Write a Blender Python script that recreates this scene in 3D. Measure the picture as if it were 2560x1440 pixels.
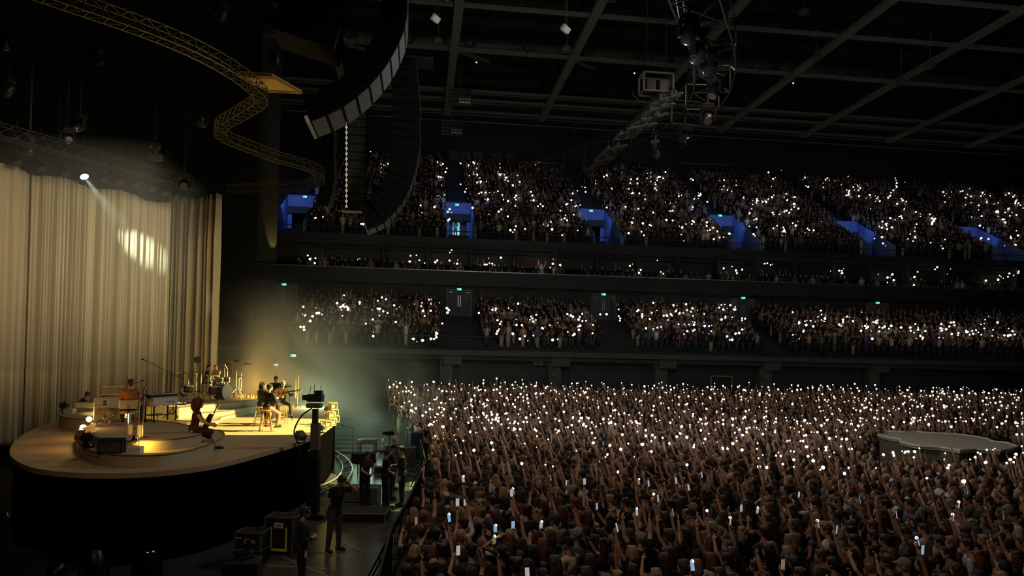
import bpy, math, random
import numpy as np
from mathutils import Vector, Matrix, Euler
R = random.Random(11)
RN = np.random.default_rng(5)
SC = bpy.context.scene
COL = SC.collection
PI = math.pi
for o in list(bpy.data.objects): bpy.data.objects.remove(o)
# ------------------------------------------------------------------ camera
F = 1800.0                      # focal length in pixels of the 2560 x 1440 frame
CZ = 4.8                        # eye height over the arena floor
YAW, PITCH, ROLL = math.atan(230/F), 0.02, 0.020
PY0 = 864.0                      # row of the lens axis: the frame is an off-centre crop
cam = bpy.data.objects.new('camera', bpy.data.cameras.new('camera'))
COL.objects.link(cam)
cam.data.sensor_fit = 'HORIZONTAL'; cam.data.sensor_width = 36; cam.data.lens = 36*F/2560
cam.data.shift_y = (PY0-720)/2560; cam.data.clip_start = 0.1; cam.data.clip_end = 500
CAMR = Matrix.Rotation(-YAW, 3, 'Z') @ Matrix.Rotation(PI/2+PITCH, 3, 'X') @ Matrix.Rotation(ROLL, 3, 'Z')
cam.matrix_world = Matrix.Translation((0, 0, CZ)) @ CAMR.to_4x4()
SC.camera = cam
# ------------------------------------------------------------------ world and exposure
w = bpy.data.worlds.new('world'); SC.world = w; w.use_nodes = True
w.node_tree.nodes['Background'].inputs[0].default_value = (0.5, 0.55, 0.6, 1)
w.node_tree.nodes['Background'].inputs[1].default_value = 0.002
SC.view_settings.view_transform = 'Standard'; SC.view_settings.look = 'None'
SC.view_settings.exposure = 0; SC.view_settings.gamma = 1; SC.view_settings.use_curve_mapping = False
try:
    SC.cycles.use_denoising = True
    SC.cycles.max_bounces = 4; SC.cycles.diffuse_bounces = 2; SC.cycles.glossy_bounces = 2
    SC.cycles.transmission_bounces = 2; SC.cycles.volume_bounces = 0; SC.cycles.transparent_max_bounces = 8
    SC.cycles.sample_clamp_indirect = 2.0; SC.cycles.sample_clamp_direct = 0
    SC.cycles.volume_step_rate = 4; SC.cycles.volume_max_steps = 48
except Exception as e: print(e)
# ------------------------------------------------------------------ from a pixel of the frame to a place in the arena
def ray(px, py): return CAMR @ Vector(((px-1280)/F, (PY0-py)/F, -1))
def gz(px, py, z):              # where the sight line through (px, py) meets the level z
    d = ray(px, py); t = (z-CZ)/d.z; return Vector((d.x*t, d.y*t, z))
def gy(px, py, y):              # ... meets the plane across the arena at depth y
    d = ray(px, py); t = y/d.y; return Vector((d.x*t, y, CZ+d.z*t))
def gd(px, py, dep):            # ... at a distance dep along the camera axis
    d = ray(px, py); return Vector((0, 0, CZ)) + d*dep
def proj(p):
    v = CAMR.transposed() @ (Vector(p)-Vector((0, 0, CZ)))
    return (1280+F*v.x/-v.z, PY0-F*v.y/-v.z, -v.z)
# ------------------------------------------------------------------ lights
def lamp(kind, name, loc, energy, color=(1, 1, 1), to=None, size=0.2, angle=40, blend=0.3, sy=None):
    l = bpy.data.lights.new(name, kind); l.energy = energy; l.color = color
    o = bpy.data.objects.new(name, l); COL.objects.link(o); o.location = loc
    if kind == 'SPOT': l.spot_size = math.radians(angle); l.spot_blend = blend; l.shadow_soft_size = size
    elif kind == 'POINT': l.shadow_soft_size = size
    elif kind == 'AREA':
        l.size = size
        if sy: l.shape = 'RECTANGLE'; l.size_y = sy
    if to is not None: o.rotation_euler = (Vector(to)-Vector(loc)).to_track_quat('-Z', 'Y').to_euler()
    return o
# the show's lights: washes on the drape, the yellow key on the singers, added spots that dimly fill the crowd
lamp('SPOT', 'drape_wash_light', (-7.0, 24, 10.0), 3000, (1, .84, .54), (-16.5, 33.0, 9.8), .5, 66, .9)
lamp('SPOT', 'drape_wash_light', (-5.5, 30, 10.0), 1750, (1, .88, .60), (-14, 36.5, 9.2), .5, 58, .9)
lamp('SPOT', 'drape_wash_light', (-13.5, 21, 10), 500, (1, .55, .25), (-17.8, 31, 8), .5, 50, .9)
lamp('SPOT', 'side_drape_light', (-7, 35, 15), 620, (1, .68, .34), (-11, 43, 8), .4, 50, .7)
KEY = gz(660, 1064, 2.1)
lamp('SPOT', 'key_follow_spot', (KEY.x+19, KEY.y-1.5, 2.1+13), 110000, (1, .86, .30), KEY+Vector((.6, 0, .2)), .06, 17.5, .12)
lamp('SPOT', 'stage_wash_light', (-4, 18, 14), 330, (1, .74, .48), (-9, 22, 2), .6, 60, .8)
lamp('SPOT', 'stage_front_light', (-3, 3, 13.5), 760, (1, .68, .38), (-8.5, 22, 2.8), .5, 36, .9)
p_ = gz(1035, 1216, 0); lamp('SPOT', 'floor_patch_light', (p_.x+2.5, p_.y+4, 15), 22000, (.85, 1, .35), p_, .02, 6.5, .1)
p_ = gz(1000, 1268, 0); lamp('SPOT', 'floor_patch_light', (p_.x+2.5, p_.y+4, 15), 22000, (.85, 1, .35), p_, .02, 4.5, .1)
lamp('SPOT', 'crowd_fill_light', (-2, 8, 15.5), 1450, (1, .70, .50), (7, 16, 1), 1.5, 115, .9)  # added spots, in place of the glow the phones cast on the crowd
lamp('SPOT', 'crowd_fill_light', (14, 30, 20), 1350, (1, .74, .58), (12, 34, 1), 1.5, 130, .9)
lamp('SPOT', 'tier_wash_light', (5, 25, 22), 1150, (.95, .86, .75), (15, 66, 12), 1.5, 100, .9)
lamp('SPOT', 'tier_wash_light', (30, 25, 22), 1150, (.9, .88, .85), (40, 66, 12), 1.5, 100, .9)
lamp('POINT', 'roof_fill_light', (8, 25, 12), 1350, (.85, .9, .85), size=1)  # unseen bare point added as ambient fill for the roof

lamp('POINT', 'haze_green_light', gd(790, 1000, 38), 450, (.62, .95, .55), size=1.0)
lamp('POINT', 'haze_green_light', gd(930, 1050, 36), 100, (.60, .95, .66), size=1.0)
lamp('POINT', 'haze_amber_light', gd(652, 968, 36.5), 520, (1, .56, .10), size=.8)
lamp('POINT', 'haze_olive_light', gd(740, 860, 45), 100, (.95, .85, .42), size=1.2)
# ------------------------------------------------------------------ mesh builder
class MB:
    def __init__(s): s.v = []; s.f = []; s.m = []; s.n = 0
    def add(s, V, Fc, mi=0):
        s.v.extend([tuple(p) for p in V]); n = s.n
        s.f.extend([tuple(i+n for i in q) for q in Fc]); s.m.extend([mi]*len(Fc)); s.n += len(V); return s
    def box(s, c, d, rot=None, mi=0, bev=0):
        x, y, z = d[0]/2, d[1]/2, d[2]/2
        if bev:
            b = min(bev, x*.9, y*.9, z*.9); V = []; 
            for sz, k in ((-z, b), (-z+b, 0), (z-b, 0), (z, b)):
                for px, py in ((x-k, y-b-k), (x-b-k, y-k), (-x+b+k, y-k), (-x+k, y-b-k), (-x+k, -y+b+k), (-x+b+k, -y+k), (x-b-k, -y+k), (x-k, -y+b+k)): V.append(Vector((px, py, sz)))
            Fc = [tuple(range(7, -1, -1)), tuple(range(24, 32))]
            for r in range(3):
                for i in range(8): j = (i+1) % 8; Fc.append((r*8+i, r*8+j, r*8+8+j, r*8+8+i))
        else:
            V = [Vector((a*x, b_*y, c_*z)) for a in (-1, 1) for b_ in (-1, 1) for c_ in (-1, 1)]
            Fc = [(0, 1, 3, 2), (4, 6, 7, 5), (0, 4, 5, 1), (2, 3, 7, 6), (0, 2, 6, 4), (1, 5, 7, 3)]
        if rot is not None:
            if not isinstance(rot, Matrix): rot = Euler(rot).to_matrix()
            V = [rot @ p for p in V]
        c = Vector(c); return s.add([p+c for p in V], Fc, mi)
    def bar(s, a, b, w, h=None, mi=0, up=(0, 0, 1)):            # square bar from a to b
        a, b = Vector(a), Vector(b); d = b-a; L = d.length
        if L < 1e-5: return s
        y = d/L; u = Vector(up)
        if abs(y.dot(u)) > .98: u = Vector((1, 0, 0))
        x = y.cross(u).normalized(); z = x.cross(y)
        M = Matrix((x, y, z)).transposed(); return s.box((a+b)/2, (w, L, h or w), M, mi)
    def tube(s, pts, r, n=8, mi=0, caps=True, closed=False):
        pts = [Vector(p) for p in pts]; m = len(pts); rr = r if isinstance(r, (list, tuple)) else [r]*m
        V = []; Fc = []; prev = None
        for i, p in enumerate(pts):
            if closed: t = pts[(i+1) % m]-pts[i-1]
            else: t = pts[min(i+1, m-1)]-pts[max(i-1, 0)]
            if t.length < 1e-9: t = Vector((0, 0, 1))
            t.normalize()
            if prev is None: a = t.orthogonal().normalized()
            else:
                a = prev-t*prev.dot(t)
                a = a.normalized() if a.length > 1e-6 else t.orthogonal().normalized()
            prev = a; b = t.cross(a)
            for k in range(n):
                an = 2*PI*k/n; V.append(p+(a*math.cos(an)+b*math.sin(an))*rr[i])
        for i in range(m if closed else m-1):
            j = (i+1) % m
            for k in range(n): l = (k+1) % n; Fc.append((i*n+k, i*n+l, j*n+l, j*n+k))
        if caps and not closed: Fc.append(tuple(range(n-1, -1, -1))); Fc.append(tuple(range((m-1)*n, m*n)))
        return s.add(V, Fc, mi)
    def cyl(s, a, b, r, r2=None, n=16, mi=0): return s.tube([a, b], [r, r if r2 is None else r2], n, mi)
    def lathe(s, prof, c=(0, 0, 0), n=20, rot=None, mi=0):       # profile of (radius, height)
        V = []; Fc = []; c = Vector(c)
        for r, h in prof:
            for k in range(n):
                p = Vector((max(r, 1e-4)*math.cos(2*PI*k/n), max(r, 1e-4)*math.sin(2*PI*k/n), h)); V.append((rot @ p if rot is not None else p)+c)
        for i in range(len(prof)-1):
            for k in range(n): l = (k+1) % n; Fc.append((i*n+k, i*n+l, (i+1)*n+l, (i+1)*n+k))
        Fc.append(tuple(range(n-1, -1, -1))); m = len(prof)-1; Fc.append(tuple(range(m*n, m*n+n)))
        return s.add(V, Fc, mi)
    def ball(s, c, r, n=12, m=8, mi=0, rot=None):
        r = r if isinstance(r, (tuple, list)) else (r, r, r); V = []; Fc = []; c = Vector(c)
        for i in range(1, m):
            th = PI*i/m
            for k in range(n):
                p = Vector((r[0]*math.sin(th)*math.cos(2*PI*k/n), r[1]*math.sin(th)*math.sin(2*PI*k/n), r[2]*math.cos(th))); V.append((rot @ p if rot is not None else p)+c)
        t = Vector((0, 0, r[2])); b = -t
        if rot is not None: t = rot @ t; b = rot @ b
        V += [c+t, c+b]; T = (m-1)*n
        for i in range(m-2):
            for k in range(n): l = (k+1) % n; Fc.append((i*n+k, (i+1)*n+k, (i+1)*n+l, i*n+l))
        for k in range(n): l = (k+1) % n; Fc.append((T, k, l)); Fc.append((T+1, (m-2)*n+l, (m-2)*n+k))
        return s.add(V, Fc, mi)
    def prism(s, poly, z0, z1, mi=0, mside=None):                # outline raised from z0 to z1
        n = len(poly); a = sum(poly[i][0]*poly[(i+1) % n][1]-poly[(i+1) % n][0]*poly[i][1] for i in range(n))
        if a < 0: poly = poly[::-1]
        V = [(p[0], p[1], z0) for p in poly]+[(p[0], p[1], z1) for p in poly]
        s.add(V, [tuple(range(n-1, -1, -1)), tuple(range(n, 2*n))], mi)
        b = s.n-2*n; s.f += [(b+i, b+(i+1) % n, b+n+(i+1) % n, b+n+i) for i in range(n)]; s.m += [mi if mside is None else mside]*n
        return s
    def sheet(s, grid, mi=0, thick=0):                            # rows of points
        h, wd = len(grid), len(grid[0]); V = [p for r in grid for p in r]
        Fc = [(i*wd+j, i*wd+j+1, (i+1)*wd+j+1, (i+1)*wd+j) for i in range(h-1) for j in range(wd-1)]
        return s.add(V, Fc, mi)
    def build(s, name, mat, parent=None, smooth=False, loc=None, rz=0):
        me = bpy.data.meshes.new(name); me.from_pydata(s.v, [], s.f); me.update()
        for m in (mat if isinstance(mat, (list, tuple)) else [mat]): me.materials.append(m)
        if any(s.m): me.polygons.foreach_set('material_index', s.m)
        if smooth:
            me.polygons.foreach_set('use_smooth', [True]*len(me.polygons))
            try: me.set_sharp_from_angle(angle=math.radians(42))
            except Exception: pass
        o = bpy.data.objects.new(name, me); COL.objects.link(o)
        if parent is not None: o.parent = parent
        if loc is not None: o.location = loc
        if rz: o.rotation_euler.z = rz
        return o
def tag(o, label=None, cat=None, group=None, kind=None):
    if label: o['label'] = label
    if cat: o['category'] = cat
    if group: o['group'] = group
    if kind: o['kind'] = kind
    return o
def empty(name, loc, rz=0, label=None, cat=None, group=None, kind=None):
    o = bpy.data.objects.new(name, None); COL.objects.link(o); o.location = loc; o.rotation_euler.z = rz; o.empty_display_size = .1
    return tag(o, label, cat, group, kind)
def struct(mb, name, mat, smooth=False): return tag(mb.build(name, mat, smooth=smooth), kind='structure')
def kids(o): return KID.get(o.name, [])
def copy_tree(o, parent=None):
    c = o.copy(); COL.objects.link(c)
    if parent is not None: c.parent = parent
    for ch in [k for k in o.children]: copy_tree(ch, c)
    return c
def smooth_closed(pts, n=8):                                      # Catmull-Rom through a closed outline
    m = len(pts); out = []
    for i in range(m):
        p0, p1, p2, p3 = (Vector(pts[(i+k) % m]) for k in (-1, 0, 1, 2))
        for j in range(n):
            t = j/n; out.append(.5*((2*p1)+(p2-p0)*t+(2*p0-5*p1+4*p2-p3)*t*t+(3*p1-p0-3*p2+p3)*t**3))
    return out
def smooth_open(pts, n=8):
    pts = [Vector(p) for p in pts]; P = [2*pts[0]-pts[1]]+pts+[2*pts[-1]-pts[-2]]; out = []
    for i in range(1, len(P)-2):
        p0, p1, p2, p3 = P[i-1:i+3]
        for j in range(n):
            t = j/n; out.append(.5*((2*p1)+(p2-p0)*t+(2*p0-5*p1+4*p2-p3)*t*t+(3*p1-p0-3*p2+p3)*t**3))
    out.append(pts[-1]); return out
# ------------------------------------------------------------------ materials
def mat(name, col, rough=.7, metal=0, var=0.15, scale=4, bump=0, emit=None, es=1, obj_color=False, spec=None, stretch=None, attr=None, alpha=None):
    m = bpy.data.materials.new(name); m.use_nodes = True; nt = m.node_tree; N = nt.nodes; L = nt.links
    b = N['Principled BSDF']; b.inputs['Roughness'].default_value = rough; b.inputs['Metallic'].default_value = metal
    if spec is not None: b.inputs['Specular IOR Level'].default_value = spec
    tc = N.new('ShaderNodeTexCoord'); nz = N.new('ShaderNodeTexNoise'); nz.inputs['Scale'].default_value = scale; nz.inputs['Detail'].default_value = 4
    src = tc.outputs['Object']
    if stretch:
        mp = N.new('ShaderNodeMapping'); mp.inputs['Scale'].default_value = stretch; L.new(src, mp.inputs[0]); src = mp.outputs[0]
    L.new(src, nz.inputs['Vector'])
    mr = N.new('ShaderNodeMapRange'); mr.inputs[1].default_value = .3; mr.inputs[2].default_value = .7; mr.inputs[3].default_value = 1-var; mr.inputs[4].default_value = 1+var
    L.new(nz.outputs['Fac'], mr.inputs[0])
    mx = N.new('ShaderNodeVectorMath'); mx.operation = 'SCALE'; L.new(mr.outputs[0], mx.inputs['Scale'])
    if obj_color: oi = N.new('ShaderNodeObjectInfo'); L.new(oi.outputs['Color'], mx.inputs[0])
    elif attr: at = N.new('ShaderNodeAttribute'); at.attribute_name = attr; L.new(at.outputs['Color'], mx.inputs[0])
    else: mx.inputs[0].default_value = col[:3]
    L.new(mx.outputs[0], b.inputs['Base Color'])
    if bump:
        bp = N.new('ShaderNodeBump'); bp.inputs['Strength'].default_value = bump; bp.inputs['Distance'].default_value = .02
        L.new(nz.outputs['Fac'], bp.inputs['Height']); L.new(bp.outputs[0], b.inputs['Normal'])
    if emit:
        b.inputs['Emission Color'].default_value = (*emit, 1); b.inputs['Emission Strength'].default_value = es
        try: m.cycles.emission_sampling = 'NONE'
        except Exception: pass
    if alpha is not None: b.inputs['Alpha'].default_value = alpha
    return m
M = {}
M['floor'] = mat('arena_floor', (.075, .072, .062), .28, var=.35, scale=1.3, bump=.05)
M['concrete'] = mat('dark_concrete', (.035, .036, .04), .8, scale=2)
M['fascia'] = mat('fascia_panel', (.020, .022, .026), .6, scale=1.5)
M['fascia2'] = mat('dim_grey_paint', (.055, .057, .056), .7, scale=1.5)
M['black'] = mat('black_paint', (.012, .012, .012), .7)
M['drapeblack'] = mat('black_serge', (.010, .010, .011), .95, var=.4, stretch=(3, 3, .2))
M['steel'] = mat('grey_steel', (.16, .17, .15), .5, scale=2)
M['rooff'] = mat('roof_deck', (.012, .012, .014), .9, var=.3)
M['duct'] = mat('duct_metal', (.09, .09, .09), .45, metal=.3)
M['trussb'] = mat('black_truss', (.022, .022, .021), .4, metal=.3)
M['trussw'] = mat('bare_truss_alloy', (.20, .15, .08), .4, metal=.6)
M['blue'] = mat('blue_vomitory_paint', (.16, .26, .62), .7, var=.08)
M['darkblue'] = mat('dark_blue_stair', (.035, .05, .12), .8)
M['door'] = mat('grey_door', (.10, .10, .11), .6)
M['alloy'] = mat('alloy_edge', (.5, .5, .48), .35, metal=.8)
M['chrome'] = mat('chrome', (.8, .8, .78), .15, metal=1, var=.03)
M['signbox'] = mat('sign_case', (.02, .05, .04), .6)
M['exitgreen'] = mat('exit_sign_green', (0, .3, .2), .5, emit=(.02, .55, .38), es=.9, var=0)
M['exitwhite'] = mat('exit_sign_white', (.6, .8, .75), .5, emit=(.55, 1, .9), es=1.0, var=0)
M['deck'] = mat('stage_deck_beige', (.42, .31, .185), .75, var=.06, scale=9)
M['deckside'] = mat('riser_face_beige', (.46, .41, .27), .7, var=.05, scale=5)
M['skin'] = mat('skin', (.5, .3, .21), .55, obj_color=False, var=.06, scale=20)
M['white'] = mat('white_paint', (.75, .73, .68), .5, var=.05)
M['wood'] = mat('pale_stool_wood', (.45, .25, .09), .5, var=.25, scale=3, stretch=(8, 8, 1))
M['plastic'] = mat('black_plastic', (.010, .010, .010), .4, spec=.3)
M['rubber'] = mat('cable_rubber', (.01, .01, .01), .6)
M['grille'] = mat('speaker_grille', (.10, .105, .10), .6, var=.12, scale=60)
M['cab'] = mat('speaker_cabinet', (.008, .008, .008), .85, spec=.2)
M['amber'] = mat('amber_panel', (.75, .42, .08), .6, var=.05)
M['cloth'] = mat('cloth', (1, 1, 1), .9, obj_color=True, var=.18, scale=6, bump=.3)
M['hair'] = mat('hair', (1, 1, 1), .55, obj_color=True, var=.45, scale=14, bump=.7, stretch=(5, 5, .5))
M['skinv'] = mat('skin_tone', (1, 1, 1), .5, obj_color=True, var=.05, scale=20)
# ================================================================== the hall
XL, XR = -16.0, 84.0
Z1 = gy(1280, 880, 50).z; Z1b = Z1+2.85; Y1a, Y1b = 50.0, 58.7     # lower tier, front and back
ZB = gy(1280, 683, 58).z                                          # top of the box parapet
ZBf = ZB-1.0
Z2 = gy(1280, 585, 60).z; Y2a, Y2b = 60.0, 78.0                   # upper tier
Z2f = Z2-1.0; Z2b = gy(1280, 402, 78).z-1.7
ZR = 28.8                                                         # underside of the roof trusses
def rake1(y): return Z1+(y-Y1a)/(Y1b-Y1a)*(Z1b-Z1)
def rake2(y): return Z2f+(y-Y2a)/(Y2b-Y2a)*(Z2b-Z2f)
PORT = [gy(px, 530, 66).x for px in (752, 1146, 1482, 1805, 2118, 2420)]
PORT = PORT+[PORT[-1]+12.5, PORT[-1]+25]
DOORX = [gy(px, 760, 58.6).x for px in (708, 1148, 1509, 1858, 2194)]
struct(MB().box((30, 36, -.15), (110, 110, .3)), 'floor', M['floor'])
mb = MB(); NR = 10
for i in range(NR):
    y0 = Y1a+.9+i*(Y1b-Y1a-.9)/NR; z = Z1+(i+1)*(Z1b-Z1)/NR
    mb.box(((XL+XR)/2, (y0+Y1b)/2, (z+Z1-.6)/2), (XR-XL, Y1b-y0, z-Z1+.6))
mb.box(((XL+XR)/2, (Y1a+Y1b)/2, Z1-.35), (XR-XL, Y1b-Y1a, .5))
struct(mb, 'floor_lower_tier', M['concrete'])
mb = MB()
for x in [gy(px, 830, 54.5).x for px in (1150, 1525, 1890)]:
    for i in range(NR):
        y0 = Y1a+.9+i*(Y1b-Y1a-.9)/NR; z = Z1+(i+1)*(Z1b-Z1)/NR; mb.box((x, y0+.47, z+.02), (1.3, .94, .04))
struct(mb, 'trim_1', M['darkblue'])
struct(MB().box(((XL+XR)/2, Y1a-.1, Z1-.12), (XR-XL, .3, .35)), 'trim_2', M['fascia2'])
# wall of the concourse below the lower tier with its columns
struct(MB().box(((XL+XR)/2, Y1a+1.0, Z1/2-.2), (XR-XL, .3, Z1-.4)), 'wall_concourse', M['fascia'])
mb = MB()
for px in (1385, 1650, 1910, 2180, 1115, 860):
    x = gy(px, 930, 50.5).x; mb.box((x, Y1a+.5, Z1/2-.3), (.9, .6, Z1-.6)); mb.box((x+.4, Y1a+.2, Z1-.6), (1.3, .5, .7))
struct(mb, 'trim_3', M['fascia2'])
# back wall of the lower tier, up to the boxes
struct(MB().box(((XL+XR)/2, Y1b+.15, (Z1b+ZBf)/2), (XR-XL, .3, ZBf-Z1b+1)), 'wall_lower_tier', M['fascia'])
mb = MB(); x = XL+3
while x < XR:
    mb.box((x, Y1b-.05, Z1b+1.2), (.06, .08, 2.4)); x += 1.6
struct(mb, 'trim_4', M['concrete'])
# box level: slab, parapet, back wall, soffit
struct(MB().box(((XL+XR)/2, 62, ZBf-.07), (XR-XL, 8, .14)).box(((XL+XR)/2, 62.5, ZBf+.2), (XR-XL, 6.6, .4)).box(((XL+XR)/2, 64, ZBf+.6), (XR-XL, 4, .4)), 'floor_boxes', M['concrete'])
struct(MB().box(((XL+XR)/2, 58, (ZB+ZBf-.15)/2), (XR-XL, .2, ZB-ZBf+.15)), 'wall_box_parapet', M['fascia'])
struct(MB().box(((XL+XR)/2, 57.95, ZB+.02), (XR-XL, .14, .05)), 'trim_5', M['alloy'])
struct(MB().box(((XL+XR)/2, 66, (ZBf+Z2f)/2), (XR-XL, .3, Z2f-ZBf)), 'wall_boxes', M['fascia'])
struct(MB().box(((XL+XR)/2, 60, Z2f-.25-.45), (XR-XL, .3, 2.3)), 'wall_upper_fascia', M['fascia'])
struct(MB().box(((XL+XR)/2, 60-.05, Z2+.02), (XR-XL, .16, .05)), 'trim_6', M['concrete'])
struct(MB().box(((XL+XR)/2, 64, Z2f-.7), (XR-XL, 9, .3)), 'ceiling_boxes', M['black'])
mb = MB(); x0 = gy(958, 640, 59).x; k = 0
while x0+k*3.55 < XR:
    mb.box((x0+k*3.55, 62.2, (ZBf+Z2f)/2), (.12, 6.4, Z2f-ZBf-.6)); k += 1
struct(mb, 'wall_box_partitions', M['concrete'])
# upper tier, left open where the vomitories come out
def spans(y, half=1.25):
    s = []; a = XL
    if y < 66.2:
        for p in PORT: s.append((a, p-half)); a = p+half
    s.append((a, XR)); return s
mb = MB(); NU = 20
for i in range(NU):
    dy = (Y2b-Y2a-.6)/NU; y0 = Y2a+.6+i*dy; z = Z2f+(i+1)*(Z2b-Z2f)/NU
    for a, b in spans(y0+dy/2): mb.box(((a+b)/2, y0+dy, z-.3), (b-a, dy*2, .6))
mb.box(((XL+XR)/2, 63, Z2f-.3), (XR-XL, 6.6, .3))
struct(mb, 'floor_upper_tier', M['concrete'])
mb = MB()
for p in PORT:
    for i in range(7, NU):
        dy = (Y2b-Y2a-.6)/NU; y0 = Y2a+.6+i*dy; z = Z2f+(i+1)*(Z2b-Z2f)/NU
        mb.box((p, y0+dy*.25, z+.03), (1.7, dy*.5, .06)); mb.box((p, y0+dy*.75, z+.15), (1.7, dy*.5, .30))
    for sx in (-1, 1):
        for i in range(0, 7):
            dy = (Y2b-Y2a-.6)/NU; y0 = Y2a+.6+i*dy; z = Z2f+(i+1)*(Z2b-Z2f)/NU; mb.box((p+sx*1.9, y0+dy/2, z+.03), (1.1, dy, .06))
struct(mb, 'trim_7', M['darkblue'])
# vomitories: blue side walls, lintel wall and doorway
mb = MB(); 
for p in PORT:
    zt = rake2(66.2)+1.15
    for sx in (-1, 1):
        x = p+sx*1.2; Vv = []
        for xx in (x-.06, x+.06): Vv += [(xx, 60.4, Z2f), (xx, 66.4, Z2f), (xx, 66.4, zt), (xx, 60.4, rake2(60.4)+1.25)]
        mb.add(Vv, [(0, 1, 2, 3), (7, 6, 5, 4), (0, 4, 5, 1), (1, 5, 6, 2), (2, 6, 7, 3), (3, 7, 4, 0)])
    mb.box((p, 66.3, (zt+Z2f+3.65)/2), (2.4, .2, zt-Z2f-3.65))
    mb.box((p-1.0, 66.3, Z2f+1.83), (.4, .2, 3.66)); mb.box((p+1.0, 66.3, Z2f+1.83), (.4, .2, 3.66))
struct(mb, 'wall_vomitories', M['blue'])
mb = MB()
for p in PORT: mb.box((p, 68.5, Z2f+2.0), (2.2, .1, 4.1)); mb.box((p-1.1, 67.4, Z2f+2.0), (.1, 2.2, 4.1)); mb.box((p+1.1, 67.4, Z2f+2.0), (.1, 2.2, 4.1)); mb.box((p, 67.4, Z2f+3.85), (2.2, 2.2, .1)); mb.box((p, 66.6, Z2f+.75), (1.9, 4, 1.5))
struct(mb, 'wall_vomitory_passages', M['black'])
for k, p in enumerate(PORT[:6]):
    lamp('SPOT', 'vomitory_light', (p-.5, 62.0, Z2f+3.9), (170, 150, 150, 150, 150, 120)[k], (.30, .46, 1), (p+.15, 66.3, Z2f+3.9), .15, 105, .6)
# glowing panel standing in for the lit corridor behind the second vomitory
p = PORT[1]
cw = mat('corridor_glow', (.3, .75, .8), .6, emit=(.30, .78, .9), es=.9)
struct(MB().box((p-.12, 67.2, Z2f+2.5), (.62, .04, 2.0)), 'glow_panel_1', cw); struct(MB().box((p+.52, 67.1, Z2f+2.5), (.62, .06, 2.05)).box((p-.6, 67.1, Z2f+2.5), (.3, .06, 2.05)), 'door_7', M['door'])
# high walls
struct(MB().box(((XL+XR)/2, Y2b+1.2, (Z2b+34)/2), (XR-XL, .3, 34-Z2b+4)), 'wall_back', M['fascia'])
mb = MB(); k = 0
for px in (1135, 1165, 1195, 1240, 1275): q = gy(px, 408, 79); mb.box((q.x, 79.0, Z2b+2.2), (1.1, .12, 1.1))
struct(mb, 'trim_8', M['door'])
struct(MB().box((XR+.2, 36, 17), (.3, 90, 36)), 'wall_right', M['black'])
struct(MB().box((30, -9, 17), (110, .3, 36)), 'wall_front', M['black'])
struct(MB().box((XL-12, 36, 17), (.3, 90, 36)), 'wall_left', M['black'])
q = gy(664, 500, 57); struct(MB().box((q.x-.2, 58.5, 17), (1.7, .4, 26)), 'wall_stage_side', M['fascia2'])
q0 = gy(540, 500, 50); q1 = gy(642, 500, 50)
struct(MB().box(((q1.x+q0.x-16)/2, 50.4, 15), (q1.x-q0.x+16, .3, 30)), 'wall_masking_drape', M['drapeblack'])
# doors in the lower tier's back wall
for k, x in enumerate(DOORX):
    d = empty('door_%d' % (k+1), (x, Y1b-.03, Z1b), kind='structure')
    MB().box((0, .02, 1.05), (1.9, .08, 2.1)).build('door_leaf', M['door'], d)
    MB().box((-1.0, 0, 1.08), (.09, .14, 2.2)).box((1.0, 0, 1.08), (.09, .14, 2.2)).box((0, 0, 2.2), (2.09, .14, .09)).build('door_frame', M['steel'], d)
    for sx in (-.09, .09): MB().box((sx, -.06, 1.3), (.07, .05, .9)).build('door_handle', M['alloy'], d)
    for sx in (-.7, .7): MB().box((sx, -.05, 2.02), (.28, .06, .05)).build('door_closer', M['alloy'], d)
q = gy(1803, 945, Y1a+.8)
d = empty('door_6', (q.x, Y1a+.78, 0), kind='structure')
MB().box((0, .02, 1.9), (1.5, .08, 3.8)).build('door_leaf', M['black'], d)
MB().box((-.8, 0, 1.95), (.09, .12, 3.9)).box((.8, 0, 1.95), (.09, .12, 3.9)).box((0, 0, 3.92), (1.7, .12, .09)).build('door_frame', M['steel'], d)
# exit signs
def exit_sign(loc, wd, label, dim=False, mir=False):
    e = empty('exit_sign', loc, label=label, cat='exit sign', group='illuminated exit signs')
    h = wd*.5; mk = M['steel'] if dim else M['exitwhite']
    MB().box((0, .06, 0), (wd*1.08, .1, h*1.12)).build('case', M['signbox'], e)
    MB().box((0, 0, 0), (wd, .02, h)).build('lit_face', M['signbox'] if dim else M['exitgreen'], e)
    g = MB(); s = wd; y = -.018                                   # running figure and doorway
    g.box((s*.22, y, 0), (s*.30, .01, h*.72)).box((-s*.12, y, h*.27), (s*.07, .01, s*.07)).box((-s*.14, y, h*.02), (s*.08, .01, h*.34), (0, .35, 0))
    g.box((-s*.06, y, -h*.26), (s*.16, .01, s*.05), (0, .7, 0)).box((-s*.22, y, -h*.25), (s*.15, .01, s*.05), (0, -.5, 0)).box((-s*.03, y, h*.09), (s*.16, .01, s*.04), (0, -.3, 0))
    g.build('pictogram', mk, e); return e
EXL = ['exit sign over the double door at the stage end of the lower tier', 'exit sign over the second double door of the lower tier, counted from the stage', 'exit sign over the middle double door of the lower tier',
       'exit sign over the fourth double door of the lower tier', 'exit sign over the farthest double door along the lower tier']
for k, (px, py) in enumerate(((710, 711), (1148, 723), (1509, 736), (1858, 745), (2194, 757))):
    q = gy(px, py, Y1b-.2); exit_sign(q, .38, EXL[k])
VXL = ['exit sign on the blue vomitory next to the hanging speaker columns', 'exit sign on the blue vomitory with the lit doorway', 'exit sign on the third blue vomitory from the stage', 'exit sign on the fourth blue vomitory from the stage']
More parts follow.
